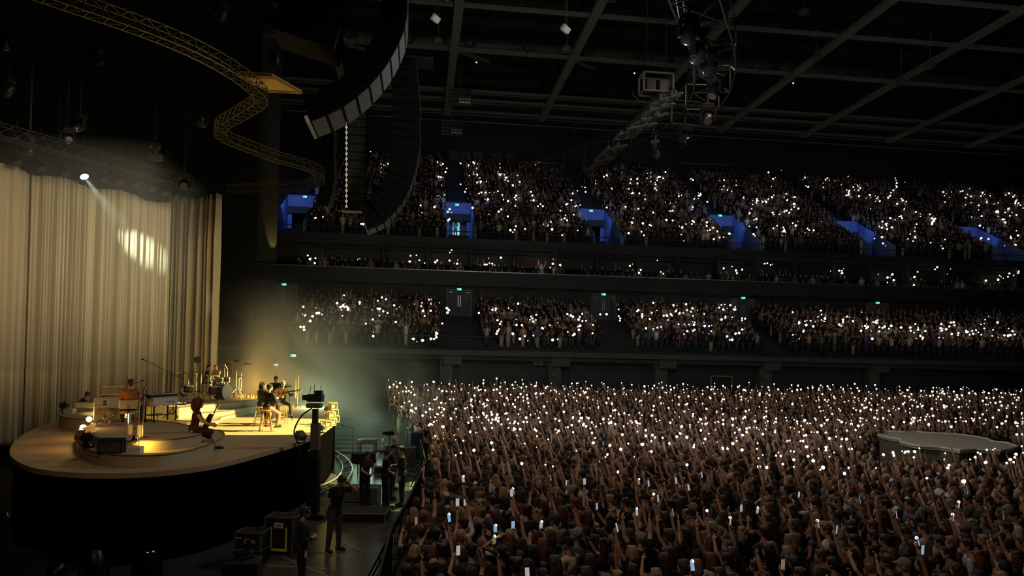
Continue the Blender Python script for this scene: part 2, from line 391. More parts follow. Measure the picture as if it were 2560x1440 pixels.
for k, (px, py) in enumerate(((769, 492), (1146, 512), (1480, 527), (1803, 539))):
    q = gy(px, py, 66.1); exit_sign(Vector((PORT[k]+(-.15 if k else .3), 66.1, q.z)), .40, VXL[k])
exit_sign(gy(733, 889, 47), .36, 'green exit sign seen through the haze, the higher of the two beside the stage')
exit_sign(gy(690, 912, 45), .28, 'green exit sign seen through the haze, lower one right above the dark bassist')
exit_sign(gy(1385, 938, 50.1), .45, 'unlit exit sign on the concourse column beside the pictogram sign', dim=True)
exit_sign(gy(1911, 943, 50.1), .45, 'unlit exit sign on the concourse column far from the stage', dim=True)
# pictogram sign on the concourse wall: two white squares and a double chevron
q = gy(1355, 907, 50.6); e = empty('wayfinding_sign', q, label='black wayfinding sign with two pale pictograms and a double arrow below the lower tier', cat='sign')
MB().box((0, .05, 0), (1.35, .06, .42)).build('panel', M['black'], e)
gm = mat('sign_pale_print', (.35, .36, .34), .6)
g1 = MB().box((-.45, 0, 0), (.32, .02, .28)).build('pictogram', gm, e); g2 = MB().box((-.07, 0, 0), (.32, .02, .28)).build('pictogram', gm, e)
for cx in (.28, .44):
    g = MB()
    for sz in (-1, 1): g.bar((cx, 0, sz*.13), (cx+.12, 0, 0), .04, .02)
    g.build('arrow', gm, e)
g = MB(); g.box((-.52, -.02, 0), (.05, .01, .14)).box((-.38, -.02, 0), (.05, .01, .14)).box((-.52, -.02, .1), (.04, .01, .04)).box((-.38, -.02, .1), (.04, .01, .04)).box((-.45, -.02, 0), (.01, .01, .26)); g.build('figure_print', M['black'], g1)
g = MB(); g.ball((-.07, -.02, -.04), (.07, .01, .07)).box((-.09, -.02, .08), (.04, .01, .05)); g.build('wheelchair_print', M['black'], g2)
# box level details: downlight slots, mixing-desk glints, railings
slot = mat('downlight_slot', (.8, .78, .7), .5, emit=(.75, .70, .58), es=.35)
for k, (a, b, y) in enumerate(((1185, 1262, 612), (1030, 1062, 604), (1822, 1856, 637), (1893, 1937, 638), (2060, 2104, 642), (2320, 2420, 653), (2425, 2505, 657), (680, 730, 596))):
    p0 = gy(a, y, 60.6); p1 = gy(b, y, 60.6)
    o = MB().bar((p0.x, 60.9, Z2f-.9), (p1.x, 60.9, Z2f-.9), .3, .06).build('downlight_slot', slot)
    tag(o, ('slim warm light slot over the box with the dancing fans, second from the stage', 'short dim light slot over the box nearest the stage', 'short light slot left of the twin slots over the boxes', 'bright light slot right of the twin slots over the boxes', 'pale light slot over the box below the fifth vomitory', 'long light slot over the far boxes, the nearer of two', 'long light slot over the last boxes in view', 'dim light strip at the stage end of the box soffit')[k], 'ceiling light', 'light slots over the boxes')
# yellow wall washer at the stage end of the boxes
q = gy(683, 640, 58.6); e = empty('uplight', Vector((q.x, 57.88, ZB)), label='small uplight throwing a yellow cone on the wall at the stage end of the boxes', cat='lamp')
MB().lathe([(.14, 0), (.16, .1), (.12, .2)]).build('lamp_body', M['black'], e)
lamp('SPOT', 'uplight_beam', (q.x, 57.75, ZB+.25), 300, (1, .72, .2), (q.x, 58.35, ZB+3), .05, 30, .6)
mb = MB(); x = XL+3                                               # balustrade on the lower tier's edge
while x < XR: mb.bar((x, Y1a-.05, Z1), (x, Y1a-.05, Z1+1.0), .02); x += .22
mb.bar((XL+3, Y1a-.05, Z1+1.02), (XR, Y1a-.05, Z1+1.02), .05); mb.bar((XL+3, Y1a-.05, Z1+.06), (XR, Y1a-.05, Z1+.06), .03)
tag(mb.build('balustrade', M['fascia']), 'long dark metal balustrade along the front edge of the lower tier', 'railing')
# ------------------------------------------------------------------ roof
struct(MB().box((30, 36, 33.5), (120, 95, .3)), 'ceiling', M['rooff'])
mb = MB(); y = 8
while y < 79: mb.box((30, y, 32.9), (115, .25, .7)); y += 3.2
struct(mb, 'ceiling_purlins', mat('purlin_paint', (.035, .035, .035), .7))
YB = [gz(1600, y, ZR).y for y in (-60, 52, 160, 258)]
YB += [YB[-1]+2.3, YB[-1]+5.5]
XB = [gz(px, py, ZR).x for px, py in ((1136, 115), (1430, 145), (1709, 165), (1984, 182), (2245, 200), (2502, 219))]
XB = [XB[0]-9.2*2, XB[0]-9.2]+XB+[XB[-1]+9.2, XB[-1]+18.4]
for i, y in enumerate(YB):
    wd = .34 if i < 3 else .22
    mb = MB().box((32, y, ZR+.1), (110, wd, .2))
    if i < 4:
        mb.box((32, y, ZR+3.4), (110, .3, .2), mi=1); x = -22; s = 0
        while x < 86: mb.bar((x, y, ZR+(.2 if s else 3.3)), (x+2.3, y, ZR+(3.3 if s else .2)), .12, mi=1); x += 2.3; s = 1-s
    o = mb.build('roof_beam_long', [M['steel'], M['rooff']]); tag(o, kind='structure')
for i, x in enumerate(XB):
    mb = MB().box((x, 34, ZR-.15), (.62, 72, .3)).box((x, 34, ZR+3.6), (.5, 72, .3), mi=1); y = 2; s = 0
    while y < 68: mb.bar((x, y, ZR+(.2 if s else 3.3)), (x, y+3.4, ZR+(3.3 if s else .2)), .2, mi=1); y += 3.4; s = 1-s
    mb.bar((x+.2, YB[2], ZR), (x+3.2, YB[2]+5.5, ZR+1.6), .22)
    o = mb.build('roof_beam_cross', [M['steel'], M['rooff']]); tag(o, kind='structure')
for i, y in enumerate((YB[3]+1.2, YB[3]+3.6, YB[3]+7, YB[3]+9)):
    o = MB().tube([(-20, y, ZR+.3), (80, y, ZR+.3)], .06, 6).build('roof_pipe', M['steel']); tag(o, kind='structure')
# duct with joints
yd = YB[2]+3.4; ZU = ZR+2.0; mb = MB().tube([(-14, yd, ZU), (60, yd, ZU)], .62, 16)
x = -12
while x < 60: mb.tube([(x, yd, ZU), (x+.15, yd, ZU)], .67, 16); x += 3.1
tag(mb.build('air_duct', M['duct'], smooth=True), 'long round air duct running behind the roof beams', 'duct')
# vent panels each side of the first cross beam, louvred banks between
for k, (xb, ys) in enumerate(((XB[2], (32, 35, 38, 41, 44)), (XB[3], (38, 41, 44, 47)))):
    for j, y in enumerate(ys):
        for sx in (-1, 1):
            mb = MB().box((xb+sx*1.0, y, ZR+.9), (1.0, 2.2, .06))
            for q in range(8): mb.box((xb+sx*1.0, y-.95+q*.27, ZR+.83), (.9, .1, .06), (.5, 0, 0))
            tag(mb.build('louvre_panel', M['duct']), ('grey louvred panel %s of the roof beam nearest the speakers, %s from the top' if k == 0 else 'grey louvred panel %s of the second roof beam, %s from the top') % ('left' if sx < 0 else 'right', ('first', 'second', 'third', 'fourth', 'fifth')[j]), 'vent panel', 'louvred panels beside the roof beams %d' % k)
# flood lamps hung in the roof
for px, py, lb in ((1088, 46, 'white-lensed flood lamp hung under the roof beside the big curved speaker array'), (1413, 72, 'white-lensed flood lamp hung under the second roof beam')):
    q = gd(px, py, 44); e = empty('flood_lamp', q, label=lb, cat='lamp', group='flood lamps under the roof')
    MB().box((0, 0, 0), (.55, .3, .42), (.5, .4, .5), bev=.04).build('housing', M['white'], e)
    MB().box((.1, -.17, -.12), (.4, .05, .3), (.5, .4, .5)).build('lens', mat('lamp_lens', (.6, .62, .6), .2, emit=(.8, .85, .75), es=.18), e)
    MB().bar((0, 0, .2), (0, 0, ZR-q.z), .03).build('hanger', M['steel'], e)
for px, py, d, s in ((1095, 108, 46, .35), (1416, 130, 46, .35), (2040, 151, 52, .4), (2325, 172, 52, .4), (2252, 212, 55, .35), (1115, 8, 44, .3), (2010, 35, 48, .4)):
    q = gd(px, py, d); e = empty('speaker_can', q, label='small pale loudspeaker can clipped under the roof beam at pixel %d' % px, cat='speaker')
    e['label'] = {1095: 'small pale roof loudspeaker below the first flood lamp', 1416: 'small pale roof loudspeaker below the second flood lamp', 2040: 'small pale roof loudspeaker under the fourth cross beam', 2325: 'small pale roof loudspeaker under the fifth cross beam', 2252: 'tiny pale roof loudspeaker lowest of those over the far seats', 1115: 'small pale roof loudspeaker at the top edge above the first flood lamp', 2010: 'small wedge roof loudspeaker near the picture top over the far seats'}[px]
    MB().lathe([(s*.7, 0), (s, .1), (s, .25), (s*.6, .4)], n=12).build('can', M['duct'], e, smooth=True); MB().bar((0, 0, .3), (0, 0, ZR-q.z+.4), .03).build('hanger', M['steel'], e)
# slatted light baskets
for (px, py, d, lb) in ((1150, 243, 60, 'slatted white light basket hung below the first cross beam'), (1130, 320, 66, 'dim slatted light basket below the brighter one')):
    q = gd(px, py, d); e = empty('light_basket', q, label=lb, cat='lamp'); mb = MB()
    for i in range(5): mb.box((0, 0, -.6+i*.3), (2.0, .5, .05))
    for i in range(4): mb.box((.15+i*.25, -.05, 0), (.05, .6, 1.3))
    mb.build('slats', M['duct'], e); MB().box((.4, .1, -.35), (.9, .2, .5)).build('lit_panel', mat('basket_lamp', (.5, .5, .45), .5, emit=(.7, .7, .55), es=.06 if d == 60 else .02), e)
    MB().bar((0, 0, .6), (0, 0, ZR-q.z), .04).build('hanger', M['steel'], e)
for px, py in ((1191, 156), (1586, 183), (1983, 208)):
    q = gd(px, py, 56); tag(MB().ball(q, .06, 8, 6).build('indicator_light', mat('blue_led', (.1, .2, .9), .5, emit=(.35, .5, 1), es=3)), {1191: 'tiny blue indicator light in the roof near the first cross beam', 1586: 'tiny blue indicator light in the roof over the middle seats', 1983: 'tiny blue indicator light in the roof over the far seats'}[px], 'indicator light', 'blue roof indicator lights')
# stray strips catching light under the far roof
for k, (a, b, c, d, w_) in enumerate(((1700, 370, 1745, 345, .25), (1700, 408, 1832, 412, .12), (1640, 425, 1665, 408, .15), (2105, 380, 2142, 362, .2), (2240, 382, 2285, 367, .2), (2265, 395, 2300, 378, .15), (2470, 330, 2510, 318, .15))):
    p0 = gd(a, b, 66); p1 = gd(c, d, 66)
    tag(MB().bar(p0, p1, w_, .05).build('cable_tray', M['duct']), ['angled metal tray glinting right of the curved lighting truss', 'long level tray under the roof above the upper tier', 'short angled tray above the upper tier beside the truss tip', 'angled tray glinting over the far upper tier, nearest of three', 'upper angled tray glinting over the far upper tier', 'lower angled tray glinting over the far upper tier', 'angled tray glinting at the far end of the roof'][k], 'cable tray')
# ================================================================== hanging speaker arrays
def resample(pts, step):
    P = smooth_open(pts, 12); out = [P[0]]; acc = 0
    for a, b in zip(P, P[1:]):
        d = (b-a).length
        while acc+d >= step and d > 1e-6:
            a = a.lerp(b, (step-acc)/d); out.append(a.copy()); d = (b-a).length; acc = 0
        acc += d
    return out
def line_array(path, W, D, step, label, grp, chainz=ZR, endcap=True, rot=0):
    """path: points of the baffle's near edge from the top down; width runs along +Y, cabinets lie behind (-X / up)."""
    P = resample(path, step); e = empty('speaker_array', P[0], label=label, cat='speaker array', group=grp); o0 = P[0]
    wv = Vector((math.sin(rot), math.cos(rot), 0))*W
    for i in range(len(P)-1):
        a, b = P[i]-o0, P[i+1]-o0; t = (b-a).normalized(); n = t.cross(wv.normalized())
        g = .012; a2 = a+t*g; b2 = b-t*g; k = step*.12
        V = []
        for q in (a2, b2):
            sgn = 1 if q is a2 else -1
            V += [q, q+wv, q+wv-n*D+t*k*sgn, q-n*D+t*k*sgn]
        c = MB().add(V, [(0, 3, 2, 1), (4, 5, 6, 7), (0, 4, 7, 3), (1, 2, 6, 5), (3, 7, 6, 2), (0, 1, 5, 4)])
        mid = (a2+b2)/2; c.box(mid-n*D*.35-wv*.006, (D*.05, .03, step*.3), None)
        cab = c.build('cabinet', M['cab'], e)
        f = MB(); m2 = .03
        V = [q+wv*s+n*h for h in (.005, .03) for q in (a2+t*m2, b2-t*m2) for s in (.02, .98)]
        f.add(V, [(4, 5, 7, 6), (0, 2, 3, 1), (0, 1, 5, 4), (2, 6, 7, 3), (0, 4, 6, 2), (1, 3, 7, 5)])
        f.build('grille', M['grille'], cab)
    if endcap:
        b = P[-1]-o0; t = (P[-1]-P[-2]).normalized(); n = t.cross(wv.normalized())
        mb = MB(); V = [b+t*h+wv*s-n*d for h in (0, .09) for s in (0, 1) for d in (-.03, D*.25)]
        mb.add(V, [(0, 1, 3, 2), (4, 6, 7, 5), (0, 4, 5, 1), (2, 3, 7, 6), (0, 2, 6, 4), (1, 5, 7, 3)])
        mb.build('end_plate', M['alloy'], e)
    fr = MB().box((0, W/2, .15) if not rot else wv/2+Vector((0, 0, .15)), (D*1.3, W, .12)); h = chainz-o0.z
    if h > .3:
        for s in (.1, .9): fr.bar(wv*s+Vector((-D*.5, 0, .15)), wv*s+Vector((-D*.5, 0, h)), .03)
    fr.build('rigging_frame', M['trussb'], e); return e
Y0 = 18.5
line_array([gy(1014, -140, Y0), gy(1016, -30, Y0), gy(1012, 62, Y0), gy(972, 150, Y0), gy(920, 215, Y0), gy(850, 270, Y0), gy(767, 305, Y0)], 1.34, .62, .44,
           'big curved speaker array hanging nearest, its grey grilles facing out over the crowd', 'hanging speaker arrays')
Y0 = 36.5
line_array([gy(1040, 150, Y0), gy(1049, 250, Y0), gy(1050, 352, Y0), gy(1043, 407, Y0), gy(1029, 455, Y0), gy(1010, 500, Y0), gy(984, 532, Y0), gy(955, 560, Y0), gy(912, 577, Y0)], 1.34, 1.35, .44,
           'tall curved speaker array in front of the upper tier, tip curling back over the fascia', 'hanging speaker arrays')
Y0 = 46
line_array([gy(833, 250, Y0), gy(835, 320, Y0), gy(834, 375, Y0), gy(836, 430, Y0), gy(832, 470, Y0), gy(825, 500, Y0), gy(813, 525, Y0)], 1.3, .8, .40,
           'small curved speaker array farthest toward the stage end, above the blue stairs', 'hanging speaker arrays')
# straight column seen face on
t = gy(870, 250, 38.5); b = gy(870, 525, 38.5)
e = empty('speaker_array', Vector((t.x, 38.5, b.z)), label='straight vertical speaker column between the two curved arrays with a pale bottom plate', cat='speaker array', group='hanging speaker arrays')
n = int((t.z-b.z)/.44)
for i in range(n):
    c = MB().box((.5, .3, .22+i*.44), (1.05, .6, .425), bev=.02).build('cabinet', M['cab'], e)
    g = MB().box((.5, -.02, .22+i*.44), (.98, .04, .38)).build('grille', mat('dark_grille', (.035, .035, .035), .7), c) if i == 0 else None
    if i == 0: gm_ = g.data.materials[0]
    else: MB().box((.5, -.02, .22+i*.44), (.98, .04, .38)).build('grille', gm_, c)
MB().box((.45, .1, -.05), (1.3, 1.4, .06), (.12, 0, 0)).build('bottom_plate', M['steel'], e)
MB().bar((.3, .3, n*.44), (.3, .3, ZR-b.z), .04).bar((.8, .3, n*.44), (.8, .3, ZR-b.z), .04).build('rigging_frame', M['trussb'], e)
# string of small white bulbs beside it
sb = mat('string_bulb', (.6, .55, .5), .4, emit=(.8, .7, .6), es=.35)
for k in range(16):
    q = gy(866, 318+k*13.2, 37.5); o = MB().ball((0, 0, 0), .07, 8, 6).bar((0, 0, .05), (0, 0, .28), .02).build('bulb', sb); o.location = q
    tag(o, 'small white bulb on the vertical cable, %s from the top' % ('first second third fourth fifth sixth seventh eighth ninth tenth eleventh twelfth thirteenth fourteenth fifteenth sixteenth'.split()[k]), 'bulb', 'bulbs on the vertical cable')
tag(MB().tube([gy(866, 300, 37.55), gy(866, 530, 37.55)], .015, 5).tube([gy(866, 300, 37.55), Vector((gy(866, 300, 37.55).x, 37.55, ZR))], .015, 5).build('bulb_cable', M['rubber']), 'thin vertical cable carrying small bulbs beside the straight speaker column', 'cable')
# dark sub array high at the left of the nearest array
q = gy(700, 60, 17.5); e = empty('subwoofer_array', q, label='very dark block of hung subwoofers at the top edge left of the nearest array', cat='speaker array')
for i in range(4): MB().box((.6, .6, i*.62), (1.5, 1.2, .6), (0, .25, 0), bev=.02).build('cabinet', M['cab'], e)
MB().bar((.8, .6, 2.3), (.8, .6, ZR-q.z), .05).build('rigging_frame', M['trussb'], e)
# ================================================================== trusses
def truss(path, w, h, name, label, matl, r=.028, step=.55, closed_diag=True, hang=(), cat='truss', light=False):
    P = resample(path, step); n = len(P); e = empty(name, P[0], label=label, cat=cat); o0 = P[0]
    fr = []
    for i in range(n):
        t = (P[min(i+1, n-1)]-P[max(i-1, 0)]).normalized(); s = t.cross(Vector((0, 0, 1))).normalized(); fr.append((P[i]-o0, s))
    ch = MB()
    for a, b in ((-1, 0), (1, 0), (-1, 1), (1, 1)):
        ch.tube([p+s*(a*w/2)+Vector((0, 0, b*h)) for p, s in fr], r, 6)
    ch.build('chord', matl, e, smooth=True)
    br = MB()
    for i in range(n):
        p, s = fr[i]; c = [p+s*(a*w/2)+Vector((0, 0, b*h)) for a, b in ((-1, 0), (1, 0), (1, 1), (-1, 1))]
        for k in range(4): br.bar(c[k], c[(k+1) % 4], r*1.1)
        if i+1 < n:
            p2, s2 = fr[i+1]; d = [p2+s2*(a*w/2)+Vector((0, 0, b*h)) for a, b in ((-1, 0), (1, 0), (1, 1), (-1, 1))]
            for k in range(4): br.bar(c[k], d[(k+1) % 4], r*.9)
    br.build('bracing', matl, e)
    hg = MB()
    for f in hang: p, s = fr[int(f*(n-1))]; hg.bar(p+Vector((0, 0, h)), p+Vector((0, 0, ZR-o0.z)), .02)
    if hang: hg.build('hoist_chain', M['trussb'], e)
    return e, fr, o0
zt = 15.0
pl = [(-60, -60), (110, 0), (330, 75), (480, 135), (585, 192), (645, 240), (650, 262), (610, 290), (552, 325), (562, 352), (610, 372), (690, 402), (770, 425), (800, 445), (785, 465), (720, 476), (640, 478), (560, 482)]
WV = [gz(x, y, zt) for x, y in pl]
truss(WV, .5, .45, 'curtain_track_truss', 'thin snaking track truss catching amber light, from top left to the side drape', M['trussw'], r=.022, step=.55, hang=(.1, .25, .4, .55, .7, .85))
# small wing frame beside the bend
q = gz(640, 235, zt+.9); e = empty('amber_panel', q, label='flat amber lit panel hanging beside the bend of the snaking truss', cat='panel')
pts = [gz(592, 187, zt+1), gz(678, 190, zt+1), gz(755, 233, zt+1), gz(672, 229, zt+1)]
V = [p-q for p in pts]+[p-q+Vector((0, 0, .12)) for p in pts]
MB().add(V, [(3, 2, 1, 0), (4, 5, 6, 7), (0, 1, 5, 4), (1, 2, 6, 5), (2, 3, 7, 6), (3, 0, 4, 7)]).build('panel_board', M['amber'], e)
g = MB()
for a, b in ((0, 1), (1, 2), (2, 3), (3, 0)): g.bar(V[a], V[b], .07)
a_ = V[0].lerp(V[3], .1); b_ = V[1].lerp(V[2], .12); g.bar(a_-Vector((0, 0, .02)), b_-Vector((0, 0, .02)), .03); a_ = V[3].lerp(V[0], .1); b_ = V[2].lerp(V[1], .12); g.bar(a_-Vector((0, 0, .02)), b_-Vector((0, 0, .02)), .03)
g.build('panel_edge', mat('amber_edge', (.35, .18, .03), .6), e)
g = MB()
for p in V[:4]: g.bar(p, (p.x, p.y, ZR-q.z), .015)
g.build('suspension_wire', M['trussb'], e)
lamp('SPOT', 'amber_panel_light', (q.x+1, q.y-3, zt-3.5), 50, (1, .75, .35), q, .05, 22, .5)
# oval lighting truss over the crowd
zo = 17.0
OV = [gz(x, y, zo) for x, y in ((1725, -90), (1735, 0), (1768, 90), (1790, 165), (1775, 240), (1740, 290), (1680, 335), (1600, 372), (1500, 408), (1430, 432), (1370, 450), (1300, 458))]
_, fr, o0 = truss(OV, 1.6, 1.2, 'lighting_truss', 'curved black lighting truss over the middle of the crowd, sweeping from the top edge down', M['trussb'], r=.04, step=2.2, hang=(.05, .3, .5, .7, .9))
alum = mat('fixture_frame', (.09, .09, .085), .5, metal=.3)
FXL = ['framed lamp panel lowest at the tip of the curved lighting truss', 'second framed lamp panel up from the tip of the curved truss', 'third framed lamp panel up from the tip of the curved truss', 'fourth framed lamp panel, at the gap in the curved truss', 'framed lamp panel just above the gap of the curved truss', 'wide framed lamp panel on the lower arm of the curved truss', 'middle framed lamp panel on the lower arm of the curved truss', 'uppermost framed lamp panel on the lower arm of the curved truss']
quads = [((1476, 418), (1520, 405), (1536, 392), (1490, 405)), ((1484, 402), (1532, 387), (1548, 374), (1500, 389)), ((1500, 386), (1552, 374), (1568, 362), (1516, 374)), ((1534, 350), (1584, 342), (1600, 326), (1548, 336)),
         ((1560, 335), (1620, 318), (1640, 308), (1570, 322)), ((1582, 312), (1648, 292), (1668, 284), (1600, 302)), ((1606, 290), (1662, 270), (1684, 258), (1625, 276)), ((1628, 262), (1690, 245), (1706, 232), (1652, 250))]
for k, qd in enumerate(quads):
    c = [gz(x, y, zo-.25) for x, y in qd]; q = sum(c, Vector())/4; e = empty('lamp_panel', q, label=FXL[k], cat='stage light', group='framed lamp panels on the curved truss'); c = [p-q for p in c]
    g = MB()
    for a, b in ((0, 1), (1, 2), (2, 3), (3, 0)): g.bar(c[a], c[b], .10)
    m1 = c[0].lerp(c[1], .5); m2 = c[3].lerp(c[2], .5); g.bar(m1, m2, .09); g.build('frame', alum, e)
    for s in (.26, .74):
        p = (c[0].lerp(c[1], s)+c[3].lerp(c[2], s))/2; MB().lathe([(.12, -.1), (.22, 0), (.22, .25), (.1, .35)], c=p, n=10).build('lamp_head', M['trussb'], e, smooth=True)
    MB().bar((0, 0, 0), (0, 0, .6), .05).build('clamp', M['trussb'], e)
# box fixtures (video/hoist crates) beside the truss
q = gd(1640, 212, 36); e = empty('winch_crate', q, label='open-framed winch crate hanging beside the curved lighting truss with a cable loop', cat='rigging')
g = MB()
for x in (-.75, .75):
    for y in (-.4, .4): g.bar((x, y, -.45), (x, y, .45), .08)
for z in (-.45, .45):
    g.bar((-.75, -.4, z), (.75, -.4, z), .08).bar((-.75, .4, z), (.75, .4, z), .08).bar((-.75, -.4, z), (-.75, .4, z), .08).bar((.75, -.4, z), (.75, .4, z), .08)
g.build('frame', alum, e); MB().box((-.3, 0, -.1), (.45, .5, .55)).box((.35, 0, -.1), (.45, .5, .55)).build('winch', M['trussb'], e)
MB().tube([Vector((.6, 0, -.4))+Vector((-.9*(1-math.cos(t)), 0, -.55*math.sin(t))) for t in np.linspace(0, PI, 14)], .025, 6).build('cable_loop', M['trussb'], e)
MB().bar((-.5, 0, .45), (-.5, 0, ZR-q.z), .03).bar((.5, 0, .45), (.5, 0, ZR-q.z), .03).build('hoist_chain', M['trussb'], e)
# moving-head lamps on the outer side of the oval
def moving_head(loc, label, group, s=1.0, up=False, tilt=.5, yaw=0, zr=None):
    e = empty('moving_head_light', loc, rz=yaw, label=label, cat='stage light', group=group); d = 1 if up else -1
    MB().box((0, 0, d*.07*s), (.34*s, .3*s, .14*s), bev=.02).build('base', M['plastic'], e)
    g = MB().box((-.2*s, 0, d*.30*s), (.05*s, .14*s, .34*s)).box((.2*s, 0, d*.30*s), (.05*s, .14*s, .34*s)).box((0, 0, d*.16*s), (.44*s, .14*s, .05*s)); g.build('yoke', M['plastic'], e)
    rm = Euler((tilt+(0 if up else PI), 0, 0)).to_matrix()
    h = MB().lathe([(.1*s, -.2*s), (.15*s, -.12*s), (.16*s, .1*s), (.13*s, .2*s)], c=(0, 0, d*.38*s), rot=rm, n=14).build('head', M['plastic'], e, smooth=True)
    MB().lathe([(.12*s, .2*s), (.11*s, .215*s)], c=(0, 0, d*.38*s), rot=rm, n=14).build('lens', M['chrome'], h, smooth=True)
    if zr: MB().bar((0, 0, 0), (0, 0, zr), .05*s).build('clamp', M['trussb'], e)
    return e
OML = ['near the top edge', 'just below the top edge', 'beside the roof beam crossing', 'at the outer bend', 'below the outer bend', 'above the trailing end', 'at the trailing end', 'at the tip']
for k, (px, py) in enumerate(((1722, 40), (1745, 95), (1772, 130), (1788, 190), (1770, 262), (1712, 318), (1640, 352), (1560, 392))):
    q = gz(px, py, zo-.35); moving_head(q, 'black moving-head lamp under the curved lighting truss '+OML[k], 'moving heads under the curved truss', s=1.6, tilt=.6+.2*(k % 3), yaw=k*.7, zr=.5)
# lamps over the drape: a dark row of hoods along the drape's top and rigging bits
pa = gd(-10, 400, 27.5); pb = gd(480, 522, 33.5)
truss([pa+Vector((-2, -2, .9)), pa+Vector((0, 0, .9)), (pa+pb)/2+Vector((0, 0, .9)), pb+Vector((0, 0, .9))], .5, .5, 'drape_truss', 'dark straight lighting truss running above the beige drape', M['trussb'], hang=(.1, .5, .9))
HL = ['over the left edge of the beige drape', 'left of the lit beam lamp', 'second left of the lit beam lamp', 'throwing the pale beam down across the drape', 'right of the lit beam lamp', 'two places right of the lit beam lamp', 'three places right of the lit beam lamp', 'over the middle of the drape end', 'near the drape end', 'next to last before the drape corner', 'last one at the drape corner']
hx = [(40, 412), (100, 428), (160, 440), (206, 446), (255, 455), (297, 463), (337, 468), (378, 478), (410, 490), (438, 500), (455, 505)]
lens_on = mat('lit_lens', (.9, 1, .95), .3, emit=(.85, 1, .92), es=5)
for k, (px, py) in enumerate(hx):
    d = 27.5+(px/480)*6; q = gd(px, py-14, d); e = empty('hood_lamp', q, label='dark hooded lamp '+HL[k] if k != 3 else 'lit lamp '+HL[k], cat='stage light', group='lamps over the beige drape')
    e.scale = (.72, .72, .72); ax = Vector((.5, -.35, -.75)).normalized(); rm = Vector((0, 0, 1)).rotation_difference(ax).to_matrix()
    MB().lathe([(.14, -.4), (.24, -.25), (.26, .2), (.24, .32)], c=(0, 0, 0), rot=rm, n=14).build('head', M['plastic'], e, smooth=True)
    MB().lathe([(.225, .325), (.2, .34)], rot=rm, n=16).build('lens', lens_on if k == 3 else M['black'], e)
    MB().box((0, 0, .35), (.5, .2, .1)).bar((-.26, 0, .35), (-.26, 0, 0), .05).bar((.26, 0, .35), (.26, 0, 0), .05).bar((0, 0, .35), (0, 0, 2.1), .05).build('yoke', M['trussb'], e)
    if k == 3: BEAM = q+ax*.35
GL = ['at the left edge high above the drape', 'left above the drape beside a dangling cable', 'high above the lit beam lamp', 'above and right of the lit beam lamp', 'over the drape centre', 'above the drape corner', 'alone under the snaking truss at top left', 'over the side drape', 'at the top edge near the amber panel', 'in the dark above the drape truss', 'below the subwoofer block']
for k, (px, py) in enumerate(((12, 75), (22, 195), (200, 287), (168, 320), (388, 358), (462, 432), (242, 120), (505, 275), (555, 5), (75, 340), (690, 120))):
    q = gd(px, py, 28+k % 4); moving_head(q, 'unlit black moving-head lamp '+GL[k], 'unlit lamps above the stage', s=1.3, tilt=.4+k*.3, yaw=k*1.3, zr=ZR-q.z)
# ================================================================== stage deck and risers
ZS = 2.1
def outline(pts, z, n=8): return [(p.x, p.y) for p in smooth_closed([gz(x, y, z) for x, y in pts], n)]
deck_px = [(25, 1122), (32, 1145), (75, 1167), (150, 1179), (250, 1183), (350, 1181), (450, 1173), (550, 1158), (650, 1133), (725, 1112), (775, 1094), (812, 1074), (836, 1054), (842, 1040), (832, 1026), (800, 1014), (750, 1006), (640, 998), (560, 1004), (480, 1012), (420, 1022),
           (300, 1030), (180, 1042), (90, 1070), (45, 1096)]
dk = outline(deck_px, ZS)
mb = MB().prism(dk, ZS-.12, ZS)
o = mb.build('stage_deck', M['deck']); tag(o, 'large rounded beige stage deck with a black face, lit yellow around the singers', 'stage')
cx = sum(p[0] for p in dk)/len(dk); cy = sum(p[1] for p in dk)/len(dk)
MB().prism([(cx+(x-cx)*.985, cy+(y-cy)*.985) for x, y in dk], 0.0, ZS-.12).build('skirt', mat('skirt_velvet', (.0022, .0022, .0022), 1, var=.4, spec=0, stretch=(3, 3, .2)), o)
# low round step in front, then the keyboard riser above it
def riser(name, pts, z0, z1, label, n=8):
    p = outline(pts, z1, n); o = MB().prism(p, z0+.003, z1, mi=0, mside=1).build(name, [M['deck'], M['deckside']]); tag(o, label, 'riser')
    nose = MB().tube([(x, y, z1+.005) for x, y in p], .018, 6, closed=True).build('nosing', mat('nosing', (.16, .10, .05), .6) if 'NOSE' not in globals() else NOSE, o)
    globals()['NOSE'] = nose.data.materials[0]; return o
riser('round_step', [(193, 1088), (196, 1108), (222, 1126), (270, 1136), (340, 1140), (420, 1136), (490, 1122), (540, 1104), (560, 1090), (556, 1080), (530, 1074), (440, 1060), (330, 1050), (250, 1058), (210, 1072)], ZS, ZS+.28, 'low rounded beige step in front, where the seated woman rests her feet')
riser('keyboard_riser', [(222, 1078), (232, 1090), (265, 1099), (330, 1103), (400, 1101), (460, 1095), (499, 1087), (502, 1082), (488, 1072), (460, 1062), (425, 1056), (330, 1046), (262, 1050), (235, 1060)], ZS+.28, ZS+.54, 'rounded beige keyboard riser with amber light on its front face')
riser('left_rear_riser', [(150, 1032), (151, 1040), (172, 1045), (230, 1050), (270, 1046), (300, 1034), (330, 1026), (320, 1018), (250, 1017), (180, 1022)], ZS, ZS+.42, 'curved beige riser behind the lamps on the left where two musicians crouch')
riser('drum_riser', [(352, 1012), (430, 1018), (470, 1017), (530, 1010), (600, 1003), (650, 998), (658, 994), (640, 988), (560, 984), (470, 984), (400, 990)], ZS, ZS+.60, 'long curved beige drum riser across the rear of the stage')
riser('middle_step', [(452, 1032), (500, 1032), (540, 1030), (572, 1027), (620, 1018), (660, 1009), (672, 1002), (640, 998), (560, 1008), (500, 1014), (455, 1018)], ZS, ZS+.33, 'curved middle step between the drum riser and the lit floor')
